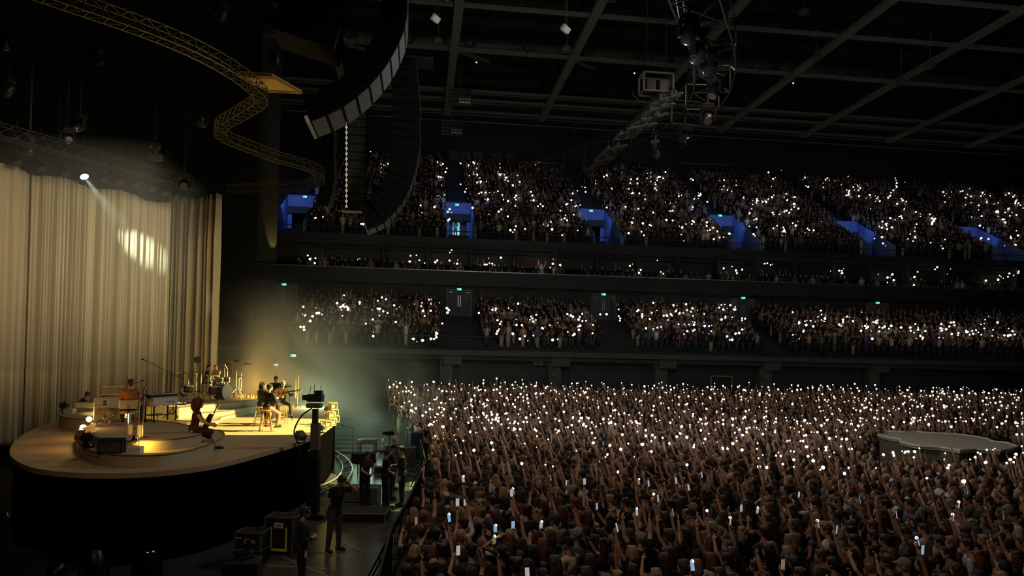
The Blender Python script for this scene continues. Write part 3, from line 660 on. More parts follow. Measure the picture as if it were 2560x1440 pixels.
riser('low_step', [(440, 1050), (500, 1052), (545, 1050), (556, 1042), (600, 1032), (650, 1018), (662, 1012), (630, 1012), (560, 1024), (500, 1030), (450, 1034)], ZS, ZS+.15, 'lowest curved step beside the seated woman, streaked with yellow light')
# ================================================================== drapes
def drape(top, z0, folds, depth, name, label, seed, back=False):
    rr = random.Random(seed); P = []
    L = [0]
    for a, b in zip(top, top[1:]): L.append(L[-1]+(b-a).length)
    n = 520; ph = [rr.uniform(0, 6.28) for _ in range(6)]
    fr = [folds*k for k in (1, 1.63, 2.41, .53, 4.2)]; am = [.5, .42, .3, .5, .14]
    def at(s):
        for i in range(len(L)-1):
            if s <= L[i+1] or i == len(L)-2: t = (s-L[i])/(L[i+1]-L[i]); return top[i].lerp(top[i+1], t), (top[i+1]-top[i]).normalized()
    rows = []; hz = [0, .02, .08, .2, .4, .6, .8, .9, .96, 1]
    for h in hz:
        row = []
        for i in range(n+1):
            u = i/n; p, t = at(u*L[-1]); nrm = Vector((-t.y, t.x, 0)).normalized()
            w_ = sum(a*math.sin(6.2832*f*u*(1+.004*math.sin(h*3+k))+q+h*.5*(k == 2)) for k, (a, f, q) in enumerate(zip(am, fr, ph)))
            w_ = math.copysign(abs(w_)**.8, w_); w_ *= depth*(.55+.45*min(1, (1-h)*4+.2))
            z = z0+(p.z-z0)*h+(.10*math.sin(u*L[-1]*2.1+seed) if h == 1 else 0)
            row.append(Vector((p.x, p.y, z))+nrm*w_)
        rows.append(row)
    o = MB().sheet(rows).build(name, M['drape'], smooth=True)
    o.modifiers.new('s', 'SOLIDIFY').thickness = .02
    return tag(o, label, 'curtain')
M['drape'] = mat('beige_drape', (.56, .48, .33), .9, var=.10, scale=1.2, stretch=(2, 2, .15))
def top_pts(lst): return [gd(x, y, d) for x, y, d in lst]
seams = [(-330, 330, 25.0), (-120, 383, 28.3), (0, 411, 29.7), (75, 432, 30.9), (175, 452, 32.3), (300, 482, 34.4), (430, 512, 37.0)]
tp = top_pts(seams); zt_ = tp[2].z
tp = [Vector((p.x, p.y, zt_+(.0))) for p in tp]
drape(tp[:3]+[tp[3]+(tp[3]-tp[2]).normalized()*.45+Vector((-.12, .12, 0))], .8, 9, .17, 'stage_drape', 'tall beige drape, the panel at the left edge of the picture', 3)
drape([tp[3]+Vector((0, .05, 0)), tp[4]+(tp[4]-tp[3]).normalized()*.35+Vector((-.1, .1, 0))], .8, 5, .15, 'stage_drape', 'narrow beige drape panel between two dark seams left of the long one', 5)
drape([tp[4]+Vector((0, .05, 0))]+tp[5:], .8, 12, .16, 'stage_drape', 'long beige drape panel behind the keyboards, pale beam falling on it', 9)
sp = [gd(424, 490, 41.5), gd(480, 493, 41.8), gd(551, 497, 41.0)]; sp = [Vector((p.x, p.y, sp[0].z)) for p in sp]
drape(sp, .3, 9, .26, 'side_drape', 'narrow darker beige drape behind the drum kit', 14)
# gathered header on the side drape
tag(MB().tube([p+Vector((0, 0, .1)) for p in sp], .08, 8).bar(sp[0]+Vector((0, 0, .1)), (sp[0].x, sp[0].y, ZR), .04).bar(sp[2]+Vector((0, 0, .1)), (sp[2].x, sp[2].y, ZR), .04).build('drape_pipe', M['trussb']), 'black pipe holding up the side drape', 'pipe')
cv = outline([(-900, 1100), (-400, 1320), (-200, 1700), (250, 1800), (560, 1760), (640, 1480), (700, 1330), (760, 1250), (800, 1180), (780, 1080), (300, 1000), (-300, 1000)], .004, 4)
struct(MB().prism(cv, .001, .006), 'floor_shade_sheet', M['drapeblack'])  # black sheet added so the floor beside the stage stays in shade
# ================================================================== people
def V3(*a): return Vector(a)
class Sk: pass
def skeleton(P):
    """faces +Y; +X is its right-hand side. P: lean, side, twist, head=(yaw,pitch), arms {R,L}:(upper dir, fore dir), legs {R,L}:(thigh dir, shin dir), sit"""
    s = Sk(); g = P.get; lean = g('lean', 0.04)
    T = Matrix.Rotation(g('twist', 0), 3, 'Z') @ Matrix.Rotation(g('side', 0), 3, 'Y') @ Matrix.Rotation(-lean, 3, 'X')
    s.T = T; s.pel = V3(0, 0, 0); s.sp = T @ V3(0, 0, .20); s.ch = T @ V3(0, .01, .36); s.nk = T @ V3(0, 0, .50)
    hy, hp = g('head', (0, 0)); s.H = Matrix.Rotation(g('twist', 0)*.5+hy, 3, 'Z') @ Matrix.Rotation(-hp-lean*.4, 3, 'X')
    s.hd = s.nk+(T @ V3(0, .01, .07))+s.H @ V3(0, .02, .125)
    s.arm = {}; s.leg = {}
    for k, sx in (('R', 1), ('L', -1)):
        sh = T @ V3(sx*.185, 0, .455); ua, fa = g(k, ((sx*.12, .02, -1), (sx*.05, .25, -1)))
        ua = V3(*ua).normalized(); fa = V3(*fa).normalized()
        if ua.z > .2: sh = sh+V3(-sx*.015, 0, .045)
        el = sh+ua*.28; wr = el+fa*.25; s.arm[k] = (sh, el, wr, fa)
        hp_ = V3(sx*.09, 0, -.03); th, sn = g('leg'+k, ((sx*.06, .02, -1), (sx*.02, -.04, -1)))
        th = V3(*th).normalized(); sn = V3(*sn).normalized(); kn = hp_+th*.43; an = kn+sn*.42; s.leg[k] = (hp_, kn, an, g('toe'+k, (sx*.15, 1, 0)))
    low = min(s.leg[k][2].z for k in 'RL')-.075; s.off = V3(0, 0, -low if g('z') is None else g('z'))
    return s
def hand(mb, wr, fa, sx, curl=.35, pn=None):
    d = fa.normalized(); n = V3(*pn) if pn else V3(-sx, .15, 0)
    n = (n-d*n.dot(d)); n = n.normalized() if n.length > .05 else d.orthogonal().normalized(); u = n.cross(d)*(1 if sx < 0 else -1)
    Rm = Matrix((u, n, d)).transposed(); mb.ball(wr+d*.05, (.040, .016, .052), 8, 6, rot=Rm)
    for i, (o, L) in enumerate(((.030, .07), (.010, .08), (-.011, .074), (-.030, .058))):
        b = wr+d*.088+u*o; c1 = curl*(1+.15*i); d1 = (d*math.cos(c1)+n*math.sin(c1)); d2 = (d*math.cos(c1*2.4)+n*math.sin(c1*2.4))
        mb.tube([b-d*.02, b, b+d1*L*.5, b+d1*L*.5+d2*L*.5], [.010, .0105, .0098, .008], 6)
    b = wr+d*.03+u*.03; td = (d*.6+u*.8+n*(.2+curl*.5)).normalized(); mb.tube([wr+d*.015, b, b+td*.035, b+td*.03+(d*.8+n*curl)*.035], [.012, .013, .011, .009], 6)
def limbs(mb, s, inf=0, arm=1.0, torso=True, legs=1.0, fem=0, feet=False, hands=None):
    T = s.T; c = 1-.10*fem
    if torso:
        mb.ball(s.pel+T @ V3(0, -.01, .01), (.155+.012*fem+inf, .115+inf, .125+inf), 16, 10, rot=T)
        mb.ball(s.sp+T @ V3(0, 0, -.03), (.135*c+inf, .098+inf, .16+inf), 16, 10, rot=T)
        mb.ball(s.ch+T @ V3(0, 0, -.01), (.165*c+inf, .112+inf, .17+inf*.8), 16, 10, rot=T)
        mb.tube([s.arm['L'][0], s.ch+T @ V3(-.08, -.01, .08), s.ch+T @ V3(.08, -.01, .08), s.arm['R'][0]], [.055+inf, .075+inf, .075+inf, .055+inf], 10)
    for k in 'RL':
        sh, el, wr, fa = s.arm[k]; sx = 1 if k == 'R' else -1
        if arm > 0:
            a1 = min(1, arm*2); pe = sh.lerp(el, a1); mb.ball(sh, .056+inf, 10, 8)
            mb.tube([sh, sh.lerp(pe, .5), pe], [.053*c+inf, .049*c+inf, .041*c+inf], 10)
            if arm > .5: pw = el.lerp(wr, (arm-.5)*2); mb.ball(el, .041*c+inf, 8, 6); mb.tube([el, el.lerp(pw, .35), pw], [.040*c+inf, .041*c+inf, .028+inf], 10)
        if hands is not None: hand(mb, wr, fa, sx, hands.get(k, .35), hands.get('n'+k))
        hp, kn, an, toe = s.leg[k]
        if legs > 0:
            mb.ball(hp+V3(0, 0, -.02), .09+inf, 10, 8); l1 = min(1, legs*2); pk = hp.lerp(kn, l1)
            mb.tube([hp, hp.lerp(pk, .4), pk], [.088+inf, .078+inf, .058+inf], 12)
            if legs > .5: pa = kn.lerp(an, (legs-.5)*2); mb.ball(kn, .057+inf, 10, 8); mb.tube([kn, kn.lerp(pa, .3), pa], [.056+inf, .056+inf, .038+inf], 12)
        if feet:
            t = V3(*toe).normalized(); mb.ball(an+V3(0, 0, -.01), .042+inf, 8, 6); mb.tube([an+t*-.05+V3(0, 0, -.04), an+t*.05+V3(0, 0, -.04), an+t*.14+V3(0, 0, -.05), an+t*.19+V3(0, 0, -.055)], [.036+inf, .04+inf, .034+inf, .022+inf], 8)
def headmesh(mb, s):
    H = s.H; h = s.hd; mb.ball(h+H @ V3(0, -.012, .012), (.074, .092, .104), 16, 12, rot=H); mb.ball(h+H @ V3(0, .022, -.045), (.056, .066, .07), 14, 10, rot=H)
    mb.tube([s.nk+s.T @ V3(0, -.01, -.05), s.nk+s.T @ V3(0, -.005, .03), h+H @ V3(0, -.02, -.06)], [.062, .054, .052], 12)
    mb.tube([h+H @ V3(0, .078, .02), h+H @ V3(0, .098, -.012), h+H @ V3(0, .088, -.026)], [.009, .014, .015], 6)
    mb.ball(h+H @ V3(0, .082, -.056), (.026, .012, .012), 8, 6, rot=H); mb.ball(h+H @ V3(0, .07, -.095), (.024, .02, .018), 8, 6, rot=H); mb.ball(h+H @ V3(0, .07, .034), (.05, .016, .010), 8, 6, rot=H)
    for sx in (-1, 1): mb.ball(h+H @ V3(sx*.075, -.008, -.008), (.010, .02, .032), 6, 6, rot=H)
def hairmesh(mb, s, style):
    H = s.H; h = s.hd; a = lambda x, y, z: h+H @ V3(x, y, z)
    if style == 'bald': return False
    if style == 'cap':
        mb.ball(a(0, -.012, .035), (.084, .102, .092), 14, 10, rot=H); mb.ball(a(0, .09, .045), (.062, .07, .012), 10, 6, rot=H); return True
    if style == 'hat':
        mb.ball(a(0, -.01, .05), (.085, .105, .10), 14, 10, rot=H); mb.ball(a(0, -.01, .05), (.19, .22, .015), 18, 6, rot=H); return True
    mb.ball(a(0, -.026, .028), (.083, .094, .10), 16, 12, rot=H); mb.ball(a(0, -.055, -.02), (.072, .055, .075), 12, 8, rot=H)
    for sx in (-1, 1): mb.ball(a(sx*.062, .0, .035), (.026, .062, .06), 8, 6, rot=H)
    mb.ball(a(0, .05, .082), (.055, .045, .03), 10, 6, rot=H)
    dn = V3(0, 0, -1)
    if style in ('long', 'verylong', 'bob', 'curly'):
        L = {'long': .34, 'verylong': .46, 'bob': .16, 'curly': .22}[style]; wdt = .065 if style != 'curly' else .085
        for sx in (-1, -.35, .35, 1):
            b = a(sx*.062, -.045+.02*abs(sx), .0); m_ = b+dn*L*.45+H @ V3(sx*.02, -.018, 0); e_ = b+dn*L+H @ V3(sx*.016, -.03, 0)
            mb.tube([b+H @ V3(0, 0, .05), b, m_, e_], [.04, .05 if style != 'curly' else .07, wdt*.75, .022 if style != 'curly' else .05], 10)
        mb.tube([a(0, -.07, .03), a(0, -.09, -.08), a(0, -.09, -.08)+dn*L*.7], [.06, wdt, .035], 10)
        if style == 'curly':
            for i in range(26):
                t = i*2.4; z = -.17+.30*i/26; r = .088; mb.ball(a(r*math.cos(t), -.03+r*math.sin(t)*(1 if math.sin(t) < 0 else .3), z), .042, 7, 5)
    if style == 'bigcurly':
        mb.ball(a(0, -.05, .0), (.135, .13, .16), 14, 10, rot=H)
        for i in range(60):
            t = i*2.4; z = -.21+.36*i/60; r = .15*math.sqrt(max(.15, 1-((z+.03)/.2)**2)); 
            if math.sin(t) > .45 and z < .06: continue
            mb.ball(a(r*math.cos(t), -.05+r*math.sin(t), z), .04, 6, 5)
    if style == 'bun': mb.ball(a(0, -.10, .075), .042, 10, 8)
    if style == 'pony': mb.tube([a(0, -.10, .05), a(0, -.15, .0), a(0, -.15, -.12), a(0, -.13, -.24)], [.02, .034, .03, .01], 10)
    if style == 'messy':
        for i in range(14): t = i*2.4; mb.ball(a(.065*math.cos(t), -.02+.07*math.sin(t), .075+.02*math.sin(i*1.7)), .034, 7, 5)
    return True
def remeshed(mb, name, vox, m, off, smooth=3):
    me = bpy.data.meshes.new(name); me.from_pydata([tuple(Vector(v)+off) for v in mb.v], [], mb.f); o = bpy.data.objects.new('tmp', me); COL.objects.link(o)
    r = o.modifiers.new('r', 'REMESH'); r.mode = 'VOXEL'; r.voxel_size = vox; q = o.modifiers.new('s', 'SMOOTH'); q.factor = .5; q.iterations = smooth
    dg = bpy.context.evaluated_depsgraph_get(); ev = o.evaluated_get(dg); out = bpy.data.meshes.new_from_object(ev, depsgraph=dg); out.name = name
    bpy.data.objects.remove(o); bpy.data.meshes.remove(me)
    out.materials.clear(); out.materials.append(m); out.polygons.foreach_set('use_smooth', [True]*len(out.polygons)); return out
def make_kit(P, hair='long', sleeve=.28, trouser=.98, skirt=None, vox=.016, fem=0, curl=None, coat=0, hide_hands=False):
    """meshes of one person: body (skin), top, bottoms, hair, shoes"""
    s = skeleton(P); K = {'s': s}; cu = {'R': .35, 'L': .35}; cu.update(curl or {})
    mb = MB(); limbs(mb, s, 0, 1, True, 1, fem, True, cu); headmesh(mb, s); K['body'] = remeshed(mb, 'body', vox*.85, M['skinv'], s.off, 2)
    mb = MB(); limbs(mb, s, .014, sleeve, True, 0, fem)
    if coat:
        for k in 'RL': hp, kn, an, _ = s.leg[k]; mb.tube([hp+V3(0, 0, .05), hp.lerp(kn, coat)], [.12, .13], 12)
    K['top'] = remeshed(mb, 'top', vox, M['cloth'], s.off)
    mb = MB()
    if skirt:
        mb.ball(s.pel, (.175, .135, .13), 14, 8)
        a = (s.leg['R'][0]+s.leg['L'][0])/2
        for t0, t1, r in ((0, .5, .165), (.5, 1, .185)):
            for k in 'RL': hp, kn, an, _ = s.leg[k]; full = [hp, kn, an]; f = lambda t: hp.lerp(kn, min(1, t*2)) if t <= .5 else kn.lerp(an, t*2-1); mb.tube([f(t0*skirt), f(t1*skirt)], [r*.7, r*.72], 12); mb.tube([f(t0*skirt)*.5+((s.leg['R'][0]+s.leg['L'][0])/2)*.5, f(t1*skirt)], [r*.6, r*.6], 12)
    else:
        mb.ball(s.pel+s.T @ V3(0, -.01, -.01), (.168, .128, .125), 14, 8, rot=s.T); limbs(mb, s, .015, 0, False, trouser, fem)
    K['bottoms'] = remeshed(mb, 'bottoms', vox, M['cloth'], s.off)
    mb = MB()
    for k in 'RL': an, toe = s.leg[k][2:]; t = V3(*toe).normalized(); mb.tube([an+t*-.06+V3(0, 0, -.035), an+t*.05+V3(0, 0, -.035), an+t*.14+V3(0, 0, -.045), an+t*.20+V3(0, 0, -.05)], [.045, .05, .043, .03], 8)
    K['shoes'] = remeshed(mb, 'shoes', vox, M['cloth'], s.off, 2)
    K['hair'] = {}
    for st in ([hair] if isinstance(hair, str) else hair):
        mb = MB()
        if hairmesh(mb, s, st): K['hair'][st] = remeshed(mb, 'hair' if st not in ('cap', 'hat') else st, vox*.8, M['hair'] if st not in ('cap', 'hat') else M['cloth'], s.off, 2)
    return K
def place(K, loc, rz, label, hair=None, skin=(.42, .25, .17), top=(.02, .02, .02), bot=(.02, .02, .03), hc=(.05, .03, .015), shoes=(.02, .02, .02), group=None, sc=1, topname='shirt', botname='trousers', ci=None, parts=True):
    b = bpy.data.objects.new('person', K['body']); COL.objects.link(b); b.location = loc; b.rotation_euler.z = rz; b.scale = (sc,)*3; b.color = (*skin, 1)
    tag(b, label, 'person', group)
    st = hair or next(iter(K['hair']), None)
    lst = [(topname, K['top'], top), (botname, K['bottoms'], bot), ('footwear', K['shoes'], shoes)]
    if st in K['hair']: lst.append(({'cap': 'cap', 'hat': 'hat'}.get(st, 'hair'), K['hair'][st], hc))
    for nm, me, c in lst:
        o = bpy.data.objects.new(nm, me); COL.objects.link(o); o.parent = b; o.color = (*c, 1)
    return b
def at_hand(K, loc, rz, k, sc=1, d=.1):
    s = K['s']; sh, el, wr, fa = s.arm[k]; p = wr+fa*d+s.off; return Matrix.Rotation(rz, 3, 'Z') @ (p*sc)+Vector(loc), Matrix.Rotation(rz, 3, 'Z') @ fa
# ================================================================== the crowd
UP = (.12, .25, 1)
POSES = {
 'still': dict(R=((.15, .05, -1), (.0, .6, -.8)), L=((-.15, .05, -1), (.1, .5, -.8)), head=(.1, .05)),
 'phone_high': dict(R=((.25, .5, .8), (.0, .35, 1)), L=((-.15, .05, -1), (.2, .6, -.6)), head=(0, -.15)),
 'phone_front': dict(R=((.2, .7, .0), (-.3, .5, .9)), L=((-.2, .7, -.1), (.45, .5, .8)), head=(0, -.05)),
 'left_high': dict(L=((-.25, .45, .85), (.05, .3, 1)), R=((.15, .05, -1), (-.2, .6, -.6)), head=(.15, -.15)),
 'both_high': dict(L=((-.35, .35, .85), (-.05, .15, 1)), R=((.35, .35, .85), (.05, .2, 1)), head=(0, -.2)),
 'sway': dict(L=((-.3, .3, .5), (.5, .5, .6)), R=((.35, .35, .7), (-.2, .1, 1)), head=(-.2, -.1), side=.08),
 'hand_head': dict(L=((-.8, .1, .35), (.9, -.1, .6)), R=((.15, .05, -1), (-.2, .6, -.6)), head=(.1, .0)),
}
HN = {'long': 'long-haired', 'verylong': 'very long-haired', 'bob': 'bob-haired', 'curly': 'curly-haired', 'bun': 'bun-haired', 'pony': 'ponytailed', 'short': 'short-haired', 'messy': 'tousle-haired', 'cap': 'capped', 'bald': 'bald', 'hat': 'hatted'}
KITS = {}
for k, (nm, P) in enumerate(POSES.items()):
    KITS[nm, 1] = make_kit(P, ['long', 'bob', 'bun', 'pony', 'verylong', 'curly'] if nm != 'sway' else ['long', 'bob', 'pony'], sleeve=(.25, .08, .30)[k % 3], fem=1, vox=.019, trouser=.95)
for k, nm in enumerate(('still', 'phone_high', 'phone_front', 'both_high')):
    KITS[nm, 0] = make_kit(POSES[nm], ['short', 'messy', 'cap'], sleeve=.32, fem=0, vox=.019, trouser=.95)
HC = {'dark brown': (.035, .018, .010), 'black': (.012, .010, .010), 'brown': (.065, .032, .016), 'auburn': (.13, .05, .02), 'blonde': (.34, .23, .12), 'fair': (.20, .12, .06), 'grey': (.25, .23, .21)}
TC = {'black': (.012, .012, .014), 'white': (.62, .58, .52), 'grey': (.14, .13, .13), 'navy': (.02, .025, .06), 'brown': (.10, .06, .04), 'cream': (.42, .36, .28), 'dark red': (.12, .02, .02), 'olive': (.07, .07, .035), 'pale pink': (.45, .28, .27), 'denim blue': (.07, .10, .17)}
SKN = [(.50, .30, .21), (.44, .26, .18), (.56, .36, .26), (.30, .17, .11), (.16, .085, .055)]
# floor area taken up by the crowd, from its outline at head height
HZ = 1.62
EDGE = [gz(x, y, HZ) for x, y in ((978, 1560), (1000, 1440), (1018, 1330), (1030, 1262), (1062, 1205), (1095, 1120), (1075, 1072), (1020, 1050), (985, 1028), (950, 1002))]
EDGE = [(p.x, p.y) for p in EDGE]+[(-10.5, 49.2), (48, 49.2), (EDGE[0].x+14 if False else 16, 9.0), (EDGE[0].x, EDGE[0].y)]
BS_px = [(2195, 1088), (2222, 1095), (2250, 1099), (2252, 1106), (2275, 1112), (2300, 1116), (2350, 1119), (2400, 1127), (2440, 1124), (2500, 1128), (2546, 1118), (2520, 1108), (2480, 1104), (2470, 1098), (2440, 1092), (2390, 1086), (2330, 1083), (2290, 1080), (2260, 1081), (2218, 1079), (2216, 1084)]
ZBS = 1.9
BS = [(p.x, p.y) for p in [gz(x, y, ZBS) for x, y in BS_px]]
bcx = sum(p[0] for p in BS)/len(BS); bcy = sum(p[1] for p in BS)/len(BS)
BSX = [(bcx+(x-bcx)*1.10, bcy+(y-bcy)*1.22) for x, y in BS]
def inside(x, y, poly):
    c = False; n = len(poly); j = n-1
    for i in range(n):
        (xi, yi), (xj, yj) = poly[i], poly[j]
        if (yi > y) != (yj > y) and x < (xj-xi)*(y-yi)/(yj-yi)+xi: c = not c
        j = i
    return c
SPOTS = []
row = 0; y = 8.4
while y < 49:
    x = -12+(row % 2)*.27
    while x < 50:
        px_, py_ = x+R.uniform(-.13, .13), y+R.uniform(-.12, .12)
        if inside(px_, py_, EDGE) and not inside(px_, py_, BSX):
            u, v, d = proj((px_, py_, HZ))
            if -60 < u < 2640 and v < 1500 and not (2185 < u < 2565 and 1085 < v < 1156): SPOTS.append((px_, py_, u, v, d))
        x += .56
    y += .54; row += 1
# leave some gaps where the photo shows the floor between groups
SPOTS.sort(key=lambda s: s[4])
NEAR = []; REST = []
special = [  # (pixel of head, kit, sex, hair, hair colour, top colour, words)
 (1115, 1222, 'still', 0, 'bald', 'brown', 'white', 'bald man in a white shirt near the front corner of the barrier'),
 (1425, 1380, 'still', 0, 'cap', 'black', 'white', 'broad person in white T-shirt and black cap at the picture bottom'),
 (1088, 1166, 'still', 0, 'hat', 'black', 'black', 'person in a wide black hat at the barrier beside the lit floor'),
 (1160, 1325, 'phone_high', 0, 'short', 'dark brown', 'white', 'person in white T-shirt stretching a bare arm and phone up near the barrier'),
 (1275, 1370, 'hand_head', 1, 'long', 'auburn', 'brown', 'person with one arm bent over their head, blonde neighbour below'),
 (1178, 1300, 'still', 0, 'short', 'grey', 'black', 'broad-backed person with cropped grey hair in black T-shirt near the barrier'),
 (1145, 1270, 'phone_high', 0, 'messy', 'brown', 'navy', 'tousle-haired person in dark blue T-shirt filming, beside the barrier row'),
 (1660, 1222, 'phone_front', 1, 'bun', 'dark brown', 'white', 'person with white top and hair up, midway back from the bottom edge'),
 (1392, 1318, 'still', 0, 'short', 'dark brown', 'grey', 'person in a pale grey shirt with short dark hair above the bottom row'),
 (1200, 1280, 'still', 1, 'curly', 'blonde', 'cream', 'curly blonde person in a lacy cream top, fifth row from the bottom'),
]
used = set()
for sp in special:
    q = gz(sp[0], sp[1], HZ); best = min((i for i in range(min(700, len(SPOTS))) if i not in used), key=lambda i: (SPOTS[i][0]-q.x)**2+(SPOTS[i][1]-q.y)**2); used.add(best)
    s = SPOTS[best]; SPOTS[best] = (q.x, q.y, sp[0], sp[1], s[4]); NEAR.append((SPOTS[best], sp))
for i, s in enumerate(SPOTS):
    if i in used: continue
    if s[2] > 2600 or s[3] > 1490: continue
    (NEAR if len(NEAR) < 300 else REST).append((s, None))
zone_x = [(1120, 'by the barrier'), (1300, 'near the barrier'), (1500, 'left of centre'), (1700, 'at bottom centre'), (1950, 'right of centre'), (2200, 'in lower right'), (2420, 'far lower right'), (9999, 'at right edge')]
zone_y = [(1205, 'eighth row'), (1235, 'seventh row'), (1265, 'sixth row'), (1295, 'fifth row'), (1330, 'fourth row'), (1370, 'third row'), (1415, 'second row'), (9999, 'bottom row')]
AIMX, AIMY = -6.0, 28.0
PHONES = []                      # (place, facing, kind, depth)
seen = {}
near_objs = []
pose_words = {'still': 'arms down', 'phone_high': 'right arm raised', 'phone_front': 'both hands up front', 'left_high': 'left arm raised', 'both_high': 'both arms raised', 'sway': 'arms swaying', 'hand_head': 'elbow bent overhead'}
def pick_phone(u, v):
    if v < 1115: return .32
    if v < 1180: return .21 if u < 2000 else .28
    if v < 1260: return .10 if u < 1900 else .18
    return .06
for (x, y, u, v, d), sp in NEAR:
    face = math.atan2(AIMY-y, AIMX-x)-PI/2+R.gauss(0, .22)
    fem = R.random() < .72; pose = R.choices(['still', 'phone_high', 'phone_front', 'left_high', 'both_high', 'sway', 'hand_head'], [60, 11, 8, 7, 4, 5, 2])[0]
    if not fem and (pose, 0) not in KITS: pose = 'still'
    K = KITS[pose, 1 if fem else 0]; hair = R.choice(['long', 'long', 'verylong', 'bob', 'curly', 'bun', 'pony']) if fem else R.choice(['short', 'short', 'messy', 'cap'])
    if hair not in K['hair']: hair = 'long'
    hc = R.choices(list(HC), [7, 4, 6, 2, 1.8, 2, .4])[0]; tc = R.choices(list(TC), [10, 2.2, 2, 3, 2, 1.2, 1, 1, .6, 1])[0]; skin = R.choices(SKN, [5, 5, 3, 1.2, .8])[0]
    if hair == 'cap': hc = R.choice(['black', 'grey'])
    sc = R.uniform(.93, 1.02) if fem else R.uniform(1.0, 1.09)
    if sp:
        pose, fem, hair, hc, tc, words = sp[2:]; K = KITS[pose, fem]; sc = 1.06; label = words
    else:
        zx = next(w_ for a, w_ in zone_x if u < a); zy = next(w_ for a, w_ in zone_y if v < a)
        hw = HN[hair]; base = ('%s-capped' % hc if hair == 'cap' else '%s %s' % (hw, '' if hair == 'bald' else hc)).strip()
        base = {'cap': hc+'-capped'}.get(hair, hc+' '+hw)
        label = '%s person in %s top, %s, %s %s' % (base, tc, pose_words[pose], zy, zx)
        if label in seen or len(label.split()) > 16:
            opts = [h for h in HC if hair != 'cap'] or ['black', 'grey']; ok = False
            for h2 in opts:
                for t2 in TC:
                    l2 = '%s person in %s top, %s, %s %s' % ({'cap': h2+'-capped'}.get(hair, h2+' '+hw), t2, pose_words[pose], zy, zx)
                    if l2 not in seen and len(l2.split()) <= 16: hc, tc, label, ok = h2, t2, l2, True; break
                if ok: break
            if not ok:
                label = '%s person in %s top, %s, %s' % ({'cap': hc+'-capped'}.get(hair, hc+' '+hw), tc, zy, zx)
    seen[label] = 1; lean = 0
    b = place(K, (x, y, 0), face, label, hair if hair != 'bald' else 'none', skin, TC[tc], R.choice([(.02, .02, .025), (.04, .05, .09), (.05, .04, .03)]), HC[hc], sc=sc, group='people standing on the floor nearest the camera', topname='shirt')
    if b.get('group') and pose in ('phone_high', 'left_high', 'both_high', 'phone_front'):
        p, fa = at_hand(K, (x, y, 0), face, 'L' if pose == 'left_high' else 'R', sc, .105); p = p+Matrix.Rotation(face, 3, 'Z') @ Vector((0, -.035, .045))
        if R.random() < .62: PHONES.append((p, face, 'screen' if R.random() < .6 else 'torch', d, u, v, label))
# everyone else is one mass
def lowpoly(kind):
    mb = MB(); cols = []
    def part(c): cols.extend([c]*(mb.n-len(cols)))
    mb.tube([(0, 0, .05), (0, 0, .5), (0, 0, .92)], [.13, .15, .17], 6); part(2)
    mb.tube([(0, 0, .85), (0, 0, 1.15), (0, 0, 1.36), (0, 0, 1.47)], [.17, .16, .20, .07], 7); part(1)
    mb.ball((0, .015, 1.58), (.085, .10, .12), 7, 5); part(0)
    if kind % 2 == 0: mb.ball((0, -.035, 1.615), (.10, .105, .115), 8, 6); mb.tube([(0, -.06, 1.6), (0, -.10, 1.45), (0, -.11, 1.25)], [.09, .10, .05], 6); part(3)
    else: mb.ball((0, -.03, 1.625), (.096, .108, .112), 8, 6); part(3)
    h = None
    if kind in (0, 1): arms = [((.2, 0, 1.4), (.26, .05, 1.12), (.2, .2, .95)), ((-.2, 0, 1.4), (-.26, .05, 1.12), (-.2, .2, .95))]
    elif kind in (2, 3): arms = [((.2, 0, 1.42), (.28, .2, 1.66), (.26, .3, 1.98)), ((-.2, 0, 1.4), (-.26, .05, 1.12), (-.2, .2, .95))]; h = (.26, .33, 2.05)
    elif kind == 4: arms = [((-.2, 0, 1.42), (-.3, .15, 1.66), (-.22, .22, 1.98)), ((.2, 0, 1.42), (.3, .15, 1.68), (.25, .22, 1.98))]; h = (.25, .26, 2.06)
    else: arms = [((.2, 0, 1.4), (.26, .25, 1.3), (.06, .42, 1.5)), ((-.2, 0, 1.4), (-.26, .25, 1.3), (-.06, .42, 1.5))]; h = (0, .46, 1.57)
    for a in arms:
        mb.tube([a[0], Vector(a[0]).lerp(a[1], .5)], [.055, .05], 5); part(1); mb.tube([Vector(a[0]).lerp(a[1], .4), a[1], a[2]], [.045, .04, .028], 5); mb.ball(Vector(a[2])+Vector((0, .01, .05)), (.032, .022, .065), 5, 4); part(0)
    return np.array([tuple(v) for v in mb.v]), mb.f, np.array(cols), h
LP = [lowpoly(k) for k in range(6)]
def far_rise(y): return max(0, int(y-35.5))*.1                     # shallow stepped platform under the farthest rows
_s = MB()
for i in range(1, 14): _s.box((21, (35.5+i+49.4)/2, i*.1-.05), (58, 49.4-35.5-i, .1))
struct(_s, 'floor_rear_steps', M['concrete'])
MASS = []                        # x, y, z, facing, variant, scale
LIGHTS = []                      # x, y, z, radius
for (x, y, u, v, d), _ in REST:
    face = math.atan2(AIMY-y, AIMX-x)-PI/2+R.gauss(0, .3); lit = R.random() < pick_phone(u, v)
    k = R.choice([2, 3, 4, 2]) if lit else R.choices(range(6), [26, 18, 6, 5, 3, 4])[0]; sc = R.uniform(.93, 1.07)
    z0 = far_rise(y); MASS.append((x, y, z0, face, k, sc))
    if lit:
        h = LP[k][3]; c, s_ = math.cos(face), math.sin(face)
        PHONES.append((Vector((x+(h[0]*c-h[1]*s_)*sc, y+(h[0]*s_+h[1]*c)*sc, z0+h[2]*sc+R.uniform(-.05, .12))), face, 'torch', d, u, v, None))
